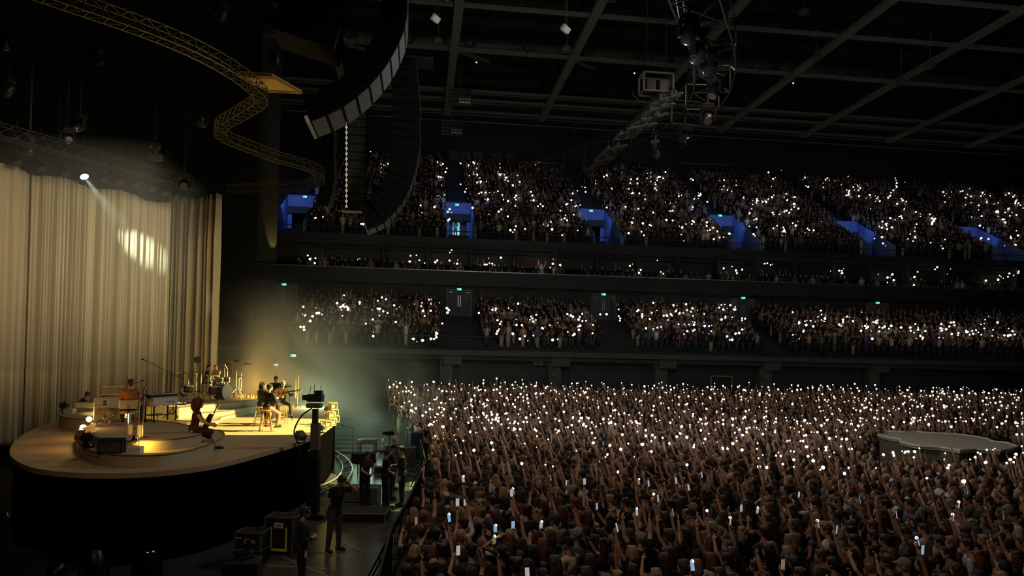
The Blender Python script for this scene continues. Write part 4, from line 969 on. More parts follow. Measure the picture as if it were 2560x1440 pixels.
# seats of the tiers
def tier_people(y0, y1, n, zf, gaps, x0, dens, skip=()):
    for i in range(n):
        y = y0+(i+.5)*(y1-y0)/n; z = zf(i); x = x0
        while x < min(XR-2, .93*y+3):
            if R.random() < dens and not any(abs(x-g) < (1.35 if y < 66.3 else 1.0) for g in gaps):
                xx = x+R.uniform(-.08, .08); MASS.append((xx, y+R.uniform(-.1, .1), z, math.atan2(AIMY-y, AIMX-xx)*.6+(-PI/2)*.4-PI/2*.6+R.gauss(0, .25) if False else math.atan2(AIMY-y, AIMX-xx)-PI/2+R.gauss(0, .3), R.choices(range(6), [30, 22, 6, 6, 3, 5])[0], R.uniform(.9, 1.05)))
            x += .52
LOWGAP = [gy(px, 830, 54.5).x for px in (1150, 1525, 1890)]
tier_people(Y1a+.9, Y1b, NR, lambda i: Z1+(i+1)*(Z1b-Z1)/NR+.02, LOWGAP, gy(748, 820, 54).x, .90)
tier_people(Y2a+.6, Y2b, NU, lambda i: Z2f+(i+1)*(Z2b-Z2f)/NU+.02, PORT, gy(735, 540, 62).x, .88)
tier_people(58.6, 62, 3, lambda i: ZBf+(.22, .42, .82)[i], [], gy(745, 650, 59).x, .62)
vs = []; fs = []; cl = []; off = 0
for (x, y, z, fc, k, sc) in MASS:
    V, Fc, cc, _ = LP[k]; c, s_ = math.cos(fc), math.sin(fc)
    W = V*sc; X = W[:, 0]*c-W[:, 1]*s_+x; Y = W[:, 0]*s_+W[:, 1]*c+y; vs.append(np.stack([X, Y, W[:, 2]+z], 1))
    sk = SKN[R.choices(range(5), [5, 5, 3, 1, .8])[0]]; tc = TC[R.choices(list(TC), [10, 2.4, 2, 3, 2, 1.4, 1, 1, .6, 1])[0]]; hc = HC[R.choices(list(HC), [7, 4, 6, 2, 1.8, 2, .4])[0]]
    pal = np.array([sk, tc, (.03, .035, .05) if R.random() < .85 else (.4, .36, .3), hc]); cl.append(pal[cc])
    fs.extend([tuple(i+off for i in f) for f in Fc]); off += len(V)
vs = np.concatenate(vs); cl = np.concatenate(cl)
me = bpy.data.meshes.new('crowd'); me.from_pydata(vs.tolist(), [], fs)
ca = me.attributes.new('col', 'FLOAT_COLOR', 'POINT'); ca.data.foreach_set('color', np.concatenate([cl, np.ones((len(cl), 1))], 1).astype(np.float32).ravel())
me.polygons.foreach_set('use_smooth', [True]*len(me.polygons)); M['mass'] = mat('crowd_cloth_and_skin', (1, 1, 1), .8, attr='col', var=.12, scale=3); me.materials.append(M['mass'])
o = bpy.data.objects.new('crowd', me); COL.objects.link(o); tag(o, 'dense dark crowd filling the rest of the floor, the boxes and both tiers', 'crowd', kind='stuff')
# phones: the 300 that show largest as objects, the rest as one
M['torch'] = mat('phone_torch', (1, .95, .85), .4, emit=(1, .90, .74), es=5, var=0)
M['torchfar'] = mat('phone_torch_far', (1, .95, .85), .4, emit=(1, .90, .74), es=4, var=0)
SCR = [mat('phone_screen_white', (.3, .3, .3), .3, emit=(.85, .9, .95), es=.38, var=0), mat('phone_screen_warm', (.3, .3, .3), .3, emit=(.6, .45, .3), es=.3, var=0), mat('phone_screen_blue', (.2, .3, .4), .3, emit=(.35, .6, .85), es=.6, var=0), mat('phone_screen_green', (.2, .4, .1), .3, emit=(.35, .75, .2), es=.9, var=0)]
PHONES.sort(key=lambda p: p[3]); nph = {}; FARP = []
_bm = MB().box((0, 0, 0), (.074, .009, .155), bev=.004); pbody = _bm.build('phone', M['plastic']); pmesh = pbody.data; bpy.data.objects.remove(pbody)
def keepmesh(mb, name, m): o = mb.build(name, m); d = o.data; bpy.data.objects.remove(o); return d
scrm = [keepmesh(MB().box((0, -.0055, 0), (.066, .002, .142)), 'screen', s) for s in SCR]
torm = keepmesh(MB().ball((.02, .012, .055), .026, 10, 8), 'torch_light', M['torch'])
farm = {r: keepmesh(MB().ball((0, 0, 0), r, 10, 8), 'phone_light', M['torchfar']) for r in (.022, .030, .038, .048)}
for i, (p, face, kind, d, u, v, lb) in enumerate(PHONES):
    if i < 300:
        if lb:
            o = bpy.data.objects.new('phone', pmesh); o.location = p; o.rotation_euler = (R.uniform(-.3, .1), 0, face+R.uniform(-.4, .4)); COL.objects.link(o)
            si = R.choices(range(4), [5, 5, 2, .3])[0]; c = bpy.data.objects.new('screen', scrm[si]); COL.objects.link(c); c.parent = o
            if kind == 'torch': c2 = bpy.data.objects.new('torch_light', torm); COL.objects.link(c2); c2.parent = o
            who = lb.split(' person')[0].split(' ')[-1] if ' person' in lb else 'person'
            short = lb.replace('a wide ', '').split(',')
            words = (('phone with lit screen' if kind == 'screen' else 'phone with torch on')+' held by '+lb).split()[:16]
            while words[-1] in ('in', 'the', 'of', 'a', 'and', 'from', 'to', 'just', 'by', 'at', 'its', 'right', 'well', 'both'): words.pop()
            l_ = ' '.join(words).rstrip(',')
            if l_ in nph: l_ = 'phone light in hand, '+','.join(short[-1:]).strip()+' beside %s' % short[0].split(' person')[0]; l_ = ' '.join(l_.split()[:16])
            tag(o, ' '.join(l_.split()[:16]).rstrip(','), 'phone', 'phones held up in the floor crowd')
        else:
            r = R.choice(list(farm)); o = bpy.data.objects.new('phone', farm[r]); o.location = p; COL.objects.link(o)
            ZX = ((1150, 'at the pit corner'), (1250, 'just inside the pit corner'), (1330, 'under the pictogram sign'), (1420, 'under the sign column'), (1520, 'left of the mid floor'), (1620, 'just left of mid floor'), (1720, 'on the mid floor'), (1830, 'below the concourse door'), (1940, 'right of the concourse door'), (2060, 'right of the mid floor'), (2190, 'left of the satellite stage'), (2330, 'by the satellite stage tip'), (2450, 'by the satellite stage middle'), (9999, 'by the satellite stage far end'))
            a = next(w_ for q, w_ in ZX if u < q)
            b_ = next(w_ for q, w_ in ((1085, 'far back'), (1115, 'in the dense band'), (1140, 'below the dense band'), (1165, 'midway down'), (1190, 'among darker heads'), (1220, 'low down'), (9999, 'very low down')) if v < q)
            l_ = '%s phone light %s, %s' % ({.022: 'tiny', .030: 'small', .038: 'bright', .048: 'large bright'}[r], a, b_)
            l_ = l_+' (%s)' % ('clear of' if False else '') if False else l_
            tag(o, l_, 'phone', 'phone lights held up over the floor crowd'); FARP.append((u, o))
        nph[l_] = 1
    else: LIGHTS.append((p.x, p.y, p.z, R.choice([.025, .032, .04, .05, .06])))
by = {}
for u, o in sorted(FARP, key=lambda t: t[0]): by.setdefault(o['label'], []).append(o)
ORD = 'first second third fourth fifth sixth seventh eighth ninth tenth eleventh twelfth thirteenth fourteenth fifteenth sixteenth'.split()
for l_, os_ in by.items():
    if len(os_) > 1:
        for k, o in enumerate(os_): o['label'] = l_+' %s from left' % ORD[min(k, 15)]
def on_plane(px, py, ya, za, yb, zb, lift):
    d = ray(px, py); k = (zb-za)/(yb-ya); t = (za+lift-k*ya-CZ)/(d.z-k*d.y); p = Vector((d.x*t, d.y*t, CZ+d.z*t))
    return p if p.y < yb-.4 else gy(px, py, yb-.4)
def scatter(boxes, f, r0, cl=3):
    for x0, y0, x1, y1, n in boxes:
        k = 0; n = max(1, round(n*.74))
        while k < n:
            cx_, cy_ = R.uniform(x0, x1), R.uniform(y0, y1)
            for _ in range(R.choice([1, 1, 2, cl])):
                p = f(cx_+R.gauss(0, 7), cy_+R.gauss(0, 5)); LIGHTS.append((p.x, p.y, p.z, r0*R.choice([.5, .8, 1, 1.2, 1.4]))); k += 1
scatter([(920, 382, 965, 460, 8), (745, 532, 925, 562, 8), (1035, 402, 1120, 470, 16), (1030, 470, 1120, 555, 14), (1160, 407, 1290, 470, 42), (1175, 470, 1290, 545, 28), (1290, 450, 1465, 530, 26), (1280, 540, 1380, 582, 14), (1380, 500, 1445, 584, 12), (1325, 406, 1350, 412, 3), (1480, 430, 1560, 480, 10), (1530, 417, 1600, 470, 14), (1530, 470, 1640, 530, 14), (1560, 540, 1640, 592, 12), (1620, 432, 1745, 480, 24), (1640, 480, 1770, 560, 30), (1700, 500, 1780, 595, 22), (1780, 565, 1830, 598, 8), (1800, 440, 1870, 480, 12), (1870, 432, 2020, 470, 12), (1865, 482, 1990, 540, 48), (1875, 540, 1960, 604, 22), (1980, 540, 2060, 580, 8), (2050, 445, 2150, 475, 16), (2120, 450, 2260, 520, 48), (2180, 560, 2200, 615, 8), (2200, 525, 2340, 570, 24), (2260, 580, 2400, 615, 14), (2290, 492, 2400, 560, 12), (2320, 472, 2420, 505, 16), (2400, 482, 2560, 520, 30), (2440, 502, 2560, 580, 34), (2450, 575, 2560, 612, 12)],
        lambda a, b: on_plane(a, b, Y2a+.6, Z2f+.5, Y2b, Z2b, 1.75), .066)
scatter([(760, 640, 900, 662, 8), (1000, 630, 1050, 662, 5), (1070, 645, 1100, 660, 4), (1130, 625, 1165, 662, 7), (1210, 630, 1260, 665, 10), (1310, 652, 1420, 672, 6), (1580, 655, 1650, 682, 8), (1640, 650, 1665, 660, 2), (1820, 648, 1860, 686, 6), (1890, 650, 1930, 665, 6), (2065, 662, 2115, 685, 6), (2190, 675, 2200, 685, 2), (2220, 688, 2300, 704, 14), (2285, 675, 2550, 695, 18), (2480, 700, 2560, 710, 3)],
        lambda a, b: gy(a, b, 58.8), .062, 2)
scatter([(745, 757, 825, 825, 18), (825, 742, 900, 790, 12), (850, 760, 960, 800, 10), (900, 742, 1010, 775, 14), (925, 785, 1000, 840, 10), (1040, 747, 1125, 785, 10), (1020, 800, 1110, 850, 18), (1060, 770, 1125, 830, 8), (1175, 762, 1290, 800, 12), (1240, 790, 1390, 830, 22), (1280, 830, 1400, 855, 10), (1390, 772, 1480, 810, 12), (1430, 810, 1480, 835, 8), (1480, 775, 1510, 850, 4), (1540, 760, 1640, 800, 14), (1590, 760, 1680, 830, 12), (1640, 760, 1760, 810, 24), (1700, 800, 1800, 855, 16), (1780, 762, 1870, 800, 20), (1790, 820, 1870, 850, 8), (1940, 785, 2010, 850, 12), (2010, 790, 2120, 815, 26), (2100, 785, 2200, 830, 14), (2150, 800, 2260, 855, 20), (2260, 795, 2400, 855, 36), (2400, 797, 2490, 850, 24), (2500, 822, 2560, 865, 14)],
        lambda a, b: on_plane(a, b, Y1a+.9, Z1+.25, Y1b, Z1b, 1.85), .062)
for _ in range(50):
    a = R.uniform(930, 1500); p = gz(a, R.uniform(975, 1060), 2.0)
    if inside(p.x, p.y, EDGE): LIGHTS.append((p.x, p.y, 2.0+far_rise(p.y), .045))
t = MB().ball((0, 0, 0), 1, 8, 6); tv = np.array([tuple(v) for v in t.v]); vs = []; fs = []; off = 0
for x, y, z, r in LIGHTS: vs.append(tv*r+(x, y, z)); fs.extend([tuple(i+off for i in f) for f in t.f]); off += len(tv)
me = bpy.data.meshes.new('phone_lights'); me.from_pydata(np.concatenate(vs).tolist(), [], fs); me.materials.append(M['torchfar'])
o = bpy.data.objects.new('phone_lights', me); COL.objects.link(o); tag(o, 'hundreds of distant white phone lights scattered over the tiers and the far floor', 'phone light', kind='stuff')
# satellite stage
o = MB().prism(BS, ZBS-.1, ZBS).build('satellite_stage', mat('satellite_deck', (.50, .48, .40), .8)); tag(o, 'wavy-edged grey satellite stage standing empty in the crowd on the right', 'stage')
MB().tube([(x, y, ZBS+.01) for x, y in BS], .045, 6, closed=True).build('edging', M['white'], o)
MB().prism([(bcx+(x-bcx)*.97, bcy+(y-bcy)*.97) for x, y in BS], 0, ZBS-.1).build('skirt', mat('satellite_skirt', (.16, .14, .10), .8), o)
place(KITS['still', 1], (PORT[1]-.2, 66.75, Z2f+1.5), PI+.3, 'person in pale blue standing in the lit doorway of the second vomitory', 'long', SKN[0], (.25, .6, .7), (.2, .35, .5), HC['brown'])
place(KITS['both_high', 1], Vector((gy(1354, 660, 59.1).x, 59.1, ZBf+.22)), PI, 'brightly lit person raising both arms at the box parapet, middle tier', 'long', SKN[2], (.2, .4, .6), (.3, .3, .3), HC['blonde'])
_q = gy(1354, 655, 58.6); lamp('POINT', 'phone_torch_glow', (_q.x-.1, 58.55, ZBf+2.2), 6, (1, .6, .4), size=.05)
print('near', len(NEAR), 'mass', len(MASS), 'phones', len(PHONES), 'lights', len(LIGHTS))
# ================================================================== instruments and band
ZK, ZD, ZL, ZP = ZS+.54, ZS+.60, ZS+.42, ZS+.28
M['rust'] = mat('rust_paint', (.45, .06, .015), .35)
M['brass'] = mat('brass', (.8, .5, .15), .25, metal=1)
M['drumwood'] = mat('drum_shell', (.06, .035, .02), .3)
M['drumhead'] = mat('drum_head', (.65, .62, .52), .6, var=.04)
M['cymbal'] = mat('cymbal_bronze', (.75, .5, .18), .25, metal=1)
M['gwood'] = mat('guitar_wood', (.20, .09, .03), .3, var=.2, scale=3)
M['cream'] = mat('cream_paint', (.55, .47, .28), .6)
M['wax'] = mat('candle_wax', (.75, .55, .25), .5, emit=(1, .6, .2), es=.12)
M['bulb'] = mat('glowing_bulb', (1, .8, .5), .4, emit=(1, .62, .20), es=9)
M['glass'] = mat('amber_glass', (.35, .2, .06), .08, spec=1)
M['leaf'] = mat('dark_leaf', (.02, .04, .015), .6)
M['led'] = mat('cyan_led', (.1, .5, .6), .5, emit=(.25, .9, 1), es=1.2)
M['pearl'] = mat('pearl_white', (.55, .5, .55), .35, var=.04)
def T_(name, loc, label, cat, rz=0, group=None): return empty(name, loc, rz, label, cat, group)
def tripod(mb, r=.3, h=.35, n=3, t=.012, a0=0):
    for i in range(n):
        a = a0+2*PI*i/n; mb.tube([(0, 0, h), (r*math.cos(a), r*math.sin(a), .015)], t, 6); mb.tube([(0, 0, h*.45), (r*.5*math.cos(a), r*.5*math.sin(a), h*.5+.01)], t*.7, 5)
def mic_stand(loc, label, h=1.1, boom=None, rz=0, round_base=False, mt='black', group='microphone stands'):
    m = M['plastic'] if mt == 'black' else M['chrome']; e = T_('microphone_stand', loc, label, 'microphone stand', rz, group)
    mb = MB()
    if round_base: mb.lathe([(.14, 0), (.14, .02), (.03, .04)], n=16)
    else: tripod(mb)
    mb.build('base', m, e); MB().tube([(0, 0, .1), (0, 0, h)], .011, 8).build('pole', m, e, smooth=True)
    tip = Vector((0, 0, h))
    if boom: tip = Vector((0, boom[0], h+boom[1])); MB().tube([(0, -boom[0]*.3, h-boom[1]*.3), tuple(tip)], .009, 6).build('boom', m, e)
    d = (Vector((0, .12, .04)) if boom else Vector((0, .10, .06))); mc = MB().tube([tip, tip+d], [.012, .018], 8).ball(tip+d*1.15, .027, 10, 8).build('microphone', M['plastic'], e, smooth=True); return e
def stool(loc, label, h=.74, rz=0):
    e = T_('bar_stool', loc, label, 'stool', rz, 'wooden bar stools'); MB().lathe([(.16, h-.035), (.18, h-.02), (.18, h), (.15, h+.01)], n=20).build('seat', M['wood'], e, smooth=True)
    for sx in (-1, 1):
        for sy in (-1, 1): MB().tube([(sx*.10, sy*.10, h-.03), (sx*.20, sy*.20, 0)], [.02, .016], 8).build('leg', M['wood'], e, smooth=True)
    for z, k in ((h*.35, .165), (h*.55, .143)):
        rr = MB()
        for a, b in (((-1, -1), (1, -1)), ((1, -1), (1, 1)), ((1, 1), (-1, 1)), ((-1, 1), (-1, -1))): rr.tube([(a[0]*k, a[1]*k, z), (b[0]*k, b[1]*k, z)], .011, 6)
        rr.build('rung', M['wood'], e)
    return e
def guitar(name, M4, label, body=None, top=None):
    e = empty(name, (0, 0, 0), label=label, cat='guitar'); e.matrix_world = M4; body = body or M['gwood']
    pr = [(0, -.22), (.10, -.215), (.165, -.15), (.175, -.06), (.13, .03), (.105, .07), (.12, .14), (.115, .19), (.07, .235), (0, .245)]
    out = smooth_closed([Vector((x, y, 0)) for x, y in pr]+[Vector((-x, y, 0)) for x, y in pr[-2:0:-1]], 4)
    bd = MB().prism([(p.x, p.y) for p in out], -.05, .05).build('body', body, e); MB().lathe([(.05, .051), (.045, .053)], c=(0, .10, 0), n=16).build('sound_hole', M['black'], bd)
    MB().box((0, -.06, .055), (.15, .02, .01)).build('bridge', M['black'], bd)
    MB().box((0, .42, .055), (.052, .44, .022), bev=.004).build('neck', M['drumwood'], e)
    h = MB().box((0, .70, .05), (.075, .14, .015)).build('headstock', M['gwood'], e)
    for i in range(3):
        for sx in (-1, 1): MB().tube([(sx*.035, .66+i*.035, .05), (sx*.06, .66+i*.035, .05)], .006, 5).ball((sx*.062, .66+i*.035, .05), .009, 6, 4).build('tuning_peg', M['chrome'], h)
    s = MB()
    for i in range(6): s.tube([(-.018+i*.0072, -.06, .068), (-.015+i*.006, .64, .07)], .0012, 4)
    s.build('strings', M['chrome'], e); return e
def xform(loc, y, z): # matrix whose Y axis runs along y and Z axis faces z
    y = Vector(y).normalized(); z = Vector(z); z = (z-y*z.dot(y)).normalized(); x = y.cross(z); m = Matrix((x, y, z)).transposed().to_4x4(); m.translation = Vector(loc); return m
# ---- the trio on stools
TH = dict(legR=((.25, .85, -.42), (.05, -.1, -1)), legL=((-.25, .85, -.42), (-.05, -.1, -1)))
kA = make_kit(dict(lean=.12, head=(-.55, -.05), R=((.25, .3, -.9), (-.5, .7, -.15)), L=((-.2, .35, -.85), (-.1, .8, .2)), legR=((.3, .8, -.5), (.1, -.35, -1)), legL=((-.25, .8, -.5), (-.1, -.35, -1))), 'messy', sleeve=.9, vox=.014, curl={'R': .7, 'L': .8})
b0 = gz(664, 1079, ZS); stool(b0, 'nearest wooden bar stool, its four pale legs standing in the yellow light', h=.76, rz=.3)
rzA = -.55
def seat_at(K, base, h, rz, back=.0):
    """place so the bottom of the pelvis rests on a seat of height h"""
    s = K['s']; d = Matrix.Rotation(rz, 3, 'Z') @ Vector((0, .06-back, 0)); return Vector((base.x, base.y, base.z+h+.10-s.off.z))+d*1.0
lA = seat_at(kA, b0, .76, rzA); place(kA, lA, rzA, 'singer in a black jacket seated on the near bar stool, back to the camera', skin=(.55, .33, .22), top=(.018, .017, .016), bot=(.42, .20, .15), hc=(.03, .018, .012), group='musicians on stage', topname='jacket')
gM = xform(lA+Matrix.Rotation(rzA, 3, 'Z') @ Vector((0, .32, .98)), Matrix.Rotation(rzA, 3, 'Z') @ Vector((-.85, .25, .35)), Matrix.Rotation(rzA, 3, 'Z') @ Vector((0, 1, .1)))
guitar('acoustic_guitar', gM, 'dark acoustic guitar held by the singer whose back is turned', body=M['drumwood'])
kB = make_kit(dict(lean=.05, head=(-.3, .05), R=((.2, .2, -.95), (-.3, .8, -.1)), L=((-.2, .2, -.95), (.3, .8, .1)), **TH), 'curly', sleeve=.95, fem=1, vox=.014, skirt=.9)
b1 = gz(648, 1066, ZS); stool(b1, 'wooden bar stool half hidden behind the near one', h=.74, rz=.1)
place(kB, seat_at(kB, b1, .74, -.75), -.75, 'singer with long dark curls on a stool, left of the black-jacketed singer', skin=(.5, .3, .2), top=(.03, .035, .03), bot=(.03, .03, .03), hc=(.022, .016, .010), group='musicians on stage', botname='skirt')
kC = make_kit(dict(lean=.08, head=(.15, .1), R=((.3, .35, -.85), (-.55, .65, -.1)), L=((-.35, .5, -.7), (-.35, .75, .25)), legR=((.3, .9, -.25), (.05, .1, -1)), legL=((-.35, .9, -.2), (-.1, .15, -1))), 'short', sleeve=.9, vox=.014, curl={'R': .6, 'L': .9})
b2 = gz(703, 1060, ZS); stool(b2, 'wooden bar stool under the blond guitarist', h=.80, rz=.5)
rzC = PI-.45+.75
rzC = PI+.35
lC = seat_at(kC, b2, .80, rzC); place(kC, lC, rzC, 'blond man in a dark suit playing acoustic guitar on a stool, facing the camera', skin=(.62, .42, .28), top=(.04, .042, .04), bot=(.04, .042, .038), hc=(.55, .42, .22), group='musicians on stage', topname='suit_jacket')
RC = Matrix.Rotation(rzC, 3, 'Z'); guitar('acoustic_guitar', xform(lC+RC @ Vector((.10, .30, .98)), RC @ Vector((-1, .25, .15)), RC @ Vector((0, 1, .1))), 'acoustic guitar played by the blond man, neck pointing toward the trombone')
kD = make_kit(dict(lean=.05, head=(.1, .1), R=((.3, .15, -.9), (-.6, .7, 0)), L=((-.5, .4, -.5), (-.2, .6, .5))), 'short', sleeve=.9, vox=.015)
bD = gz(686, 1040, ZS); place(kD, bD, PI+.5, 'bearded man in dark clothes standing in the haze behind the blond guitarist', skin=(.35, .22, .15), top=(.02, .02, .02), hc=(.03, .02, .012), group='musicians on stage')
RD = Matrix.Rotation(PI+.5, 3, 'Z'); guitar('bass_guitar', xform(bD+RD @ Vector((.12, .22, 1.12)), RD @ Vector((-1, .2, .35)), RD @ Vector((0, 1, 0))), 'dark bass guitar of the man standing in the haze', body=M['black'])
mic_stand(gz(693, 1068, ZS), 'slim microphone stand on a round base between the singers', h=1.25, round_base=True, rz=2.2, boom=(.25, .12))
mic_stand(gz(722, 1050, ZS), 'microphone stand in front of the blond guitarist', h=1.15, rz=1.2, boom=(.3, .15))
# trombone upright on its stand
q = gz(742, 1022, ZS); e = T_('trombone', q+Vector((0, 0, .02)), 'trombone standing upright on a peg at the edge of the green haze', 'trombone', .3)
MB().tube([(-.07, 0, .5), (-.07, 0, 1.62), (-.05, 0, 1.68), (.05, 0, 1.68), (.07, 0, 1.62), (.07, 0, .75)], .014, 8).build('slide', M['brass'], e, smooth=True)
MB().tube([(.0, 0, .05), (0, 0, .9)], [.035, .03], 10).build('inner_tube', M['brass'], e, smooth=True)
MB().lathe([(.02, .55), (.03, .62), (.06, .70), (.11, .74)], c=(.14, 0, .2), n=14).build('bell', M['brass'], e, smooth=True); mb = MB(); tripod(mb, .22, .3); mb.build('stand_legs', M['plastic'], e)
# ---- keyboard player
kP = make_kit(dict(lean=.18, head=(.35, .0), R=((.35, .45, -.75), (.15, .9, -.05)), L=((-.3, .45, -.8), (-.2, .9, .0)), legR=((.35, .9, .05), (.05, .35, -1)), legL=((-.3, .9, .0), (-.05, .4, -1))), 'messy', sleeve=.9, vox=.014)
bP = gz(322, 1066, ZK); rzP = .25
e = T_('piano_stool', bP, 'padded cream piano stool with a low curved back on one chrome leg', 'stool', rzP)
MB().box((0, .02, .42), (.46, .40, .09), bev=.04).build('seat', M['cream'], e); MB().box((0, -.24, .66), (.50, .07, .28), bev=.05).build('backrest', M['cream'], e)
MB().bar((0, -.2, .42), (0, -.27, .60), .05, .03).build('back_support', M['plastic'], e); mb = MB().tube([(0, 0, .05), (0, 0, .38)], .03, 10)
for i in range(4): mb.tube([(0, 0, .08), (.26*math.cos(i*PI/2), .26*math.sin(i*PI/2), .02)], .018, 6)
mb.build('pedestal', M['chrome'], e)
lP = seat_at(kP, bP, .465, rzP); place(kP, lP, rzP, 'keyboard player in a rust-orange shirt seen from behind', skin=(.5, .3, .2), top=(.42, .15, .035), bot=(.03, .025, .02), hc=(.05, .028, .014), group='musicians on stage')
# cream upright piano with its lid board up, left of the player
q = gz(268, 1052, ZK); e = T_('upright_piano', q, 'cream upright piano with a raised pale lid, left of the keyboard player', 'piano', .45); e.scale = (.66, .66, .66)
MB().box((.0, .25, .55), (1.1, .55, 1.1), bev=.02).build('case', M['cream'], e); MB().box((0, -.12, .66), (1.0, .30, .10), bev=.01).build('keybed', M['cream'], e)
MB().box((0, -.15, .72), (.94, .16, .02)).build('keys', M['white'], e)
l_ = MB().box((.22, .10, 1.42), (.95, .03, .42), (.5, 0, 0)).build('lid', M['cream'], e); MB().bar((-.26, -.0, 1.62), (.70, -.0, 1.62), .05).bar((-.26, .2, 1.24), (.70, .2, 1.24), .05).build('lid_edge', M['white'], l_)
for x in (-.2, .6): MB().bar((x, .22, 1.08), (x, .2, 1.26), .025).build('lid_prop', M['plastic'], e)
f = MB().box((-.12, -.04, .86), (.22, .02, .26), (.0, 0, 0)).build('picture_card', M['white'], e); MB().box((-.12, -.054, .92), (.15, .01, .09)).box((-.12, -.054, .80), (.15, .01, .09)).build('dark_prints', M['black'], f)
# rust electric piano right in front of the player
q = gz(352, 1052, ZK)+Vector((0, .25, 0)); e = T_('electric_piano', q, 'rust red electric piano on thin legs between the player and the white keyboard', 'keyboard', -.15)
MB().box((0, 0, .64), (.75, .48, .20), bev=.02).build('case', M['rust'], e); MB().box((0, -.10, .745), (.68, .22, .02)).build('keys', M['white'], e)
for sx in (-.33, .33):
    for sy in (-.18, .18): MB().tube([(sx, sy, .56), (sx*1.05, sy*1.1, 0)], .013, 6).build('leg', M['chrome'], e)
# long white stage piano
qa, qb = gz(372, 1056, ZK), gz(430, 1050, ZK); q = (qa+qb)/2; rzq = math.atan2(qb.y-qa.y, qb.x-qa.x)
e = T_('stage_piano', q, 'long pearl-white stage piano on a steel frame at the right end of the keyboards', 'keyboard', rzq); L = (qb-qa).length*1.06
MB().box((0, 0, .63), (L, .40, .26), bev=.02).build('case', M['pearl'], e); MB().box((.18, -.205, .62), (.34, .01, .02)).box((.33, -.205, .65), (.015, .01, .06)).build('badge', M['black'], e); MB().box((0, .02, .765), (L*.9, .2, .02)).build('keys', M['white'], e)
for sx in (-L*.45, L*.45):
    for sy in (-.16, .16): MB().bar((sx, sy, .5), (sx, sy, 0), .035).build('leg', M['plastic'], e)
MB().box((0, 0, .22), (L*.9, .35, .03)).build('shelf', M['plastic'], e)
for k, (dx, dz, w_, nm, lb) in enumerate(((-.25, .777, .75, 'synthesizer', 'black synthesizer resting on the left half of the white stage piano'), (.32, .777, .5, 'synthesizer', 'small black synthesizer on the right end of the white stage piano'))):
    p = q+Matrix.Rotation(rzq, 3, 'Z') @ Vector((dx, .05, dz)); e = T_(nm, p, lb, 'keyboard', rzq)
    MB().box((0, 0, .04), (w_, .32, .08), bev=.01).build('case', M['plastic'], e); MB().box((0, -.08, .085), (w_*.9, .12, .01)).build('keys', M['white'], e)
    g = MB()
    for i in range(9): g.lathe([(.012, .085), (.010, .105)], c=(-w_*.4+i*w_*.1, .09, 0), n=8)
    g.build('knobs', M['chrome'], e)
p = q+Vector((.12, -.05, .235)); tag(MB().lathe([(.055, 0), (.055, .26), (.03, .27)], n=14).build('candle', M['wax'], smooth=True, loc=p), 'white pillar candle on the shelf under the stage piano', 'candle', 'pillar candles')
mic_stand(gz(419, 1050, ZK)+Vector((0, .5, 0)), 'long black boom microphone stand rising over the white stage piano', h=1.45, boom=(1.0, .45), rz=1.35)
mic_stand(gz(300, 1058, ZK)+Vector((0, .6, 0)), 'microphone stand in front of the keyboard player\'s face', h=1.15, boom=(.3, .08), rz=-.8)
for k, (px, py, h, lb) in enumerate(((356, 1094, 1.25, 'chrome pole with clamps standing at the front of the keyboard riser'), (346, 1072, .95, 'short chrome pole beside the piano stool'))):
    e = T_('light_pole', gz(px, py, ZK), lb, 'pole'); MB().lathe([(.15, 0), (.15, .015), (.02, .03)], n=16).build('base', M['plastic'], e); MB().tube([(0, 0, .02), (0, 0, h)], .018, 8).build('pole', M['chrome'], e, smooth=True)
    for i in range(4): MB().ball((.03*(-1)**i, 0, h-.12*i), .035, 8, 6).build('clamp', M['chrome'], e, smooth=True)
for k, (px, py, z, h, lb) in enumerate(((348, 1095, ZK, .32, 'tall cream pillar candle at the front of the keyboard riser'), (325, 1086, ZK, .24, 'cream pillar candle behind the pole on the keyboard riser'), (322, 1056, ZK, .30, 'pale pillar candle standing beside the piano stool leg'))):
    tag(MB().lathe([(.05, 0), (.055, .02), (.055, h), (.03, h+.01)], n=14).tube([(0, 0, h), (0, 0, h+.03)], .004, 4).build('candle', M['wax'], smooth=True, loc=gz(px, py, z)), lb, 'candle', 'pillar candles')
# two musicians in the dark on the rear left riser
kQ = make_kit(dict(lean=.55, head=(.2, .2), R=((.3, .5, -.6), (-.2, .9, .1)), L=((-.3, .5, -.6), (.3, .9, .1)), legR=((.3, .9, .35), (.05, .1, -1)), legL=((-.3, .9, .35), (-.05, .1, -1))), ['short', 'messy'], sleeve=.9, vox=.016)
for k, (px, py, rz, st, lb) in enumerate(((186, 1048, -1.2, 'messy', 'musician bent low over an instrument at the far left of the stage'), (238, 1040, -1.3, 'short', 'musician in black crouched behind the pale piano on the left riser'))):
    b = gz(px, py, ZS); e = T_('stool', b, 'low dark stool under the musician at the far left of the stage' if k == 0 else 'low dark stool under the musician crouched on the left riser', 'stool'); MB().lathe([(.17, .24), (.18, .28)], n=16).build('seat', M['plastic'], e); mb = MB(); tripod(mb, .2, .25, 4); mb.build('legs', M['plastic'], e)
    place(kQ, seat_at(kQ, b, .28, rz), rz, lb, hair=st, skin=(.4, .25, .17), top=(.03, .022, .018), hc=(.05, .025, .015), group='musicians on stage')
q = gz(212, 1030, ZL); e = T_('electric_organ', q, 'pale organ with a dark top on the rear left riser', 'keyboard', .35)
MB().box((.1, .0, .26), (.95, .3, .24), bev=.04).build('case', M['cream'], e); MB().box((.1, -.02, .39), (.85, .2, .02)).build('keys', M['black'], e)
for sx in (-.3, .5): MB().bar((sx, 0, .14), (sx, 0, 0), .06).build('leg', M['plastic'], e)
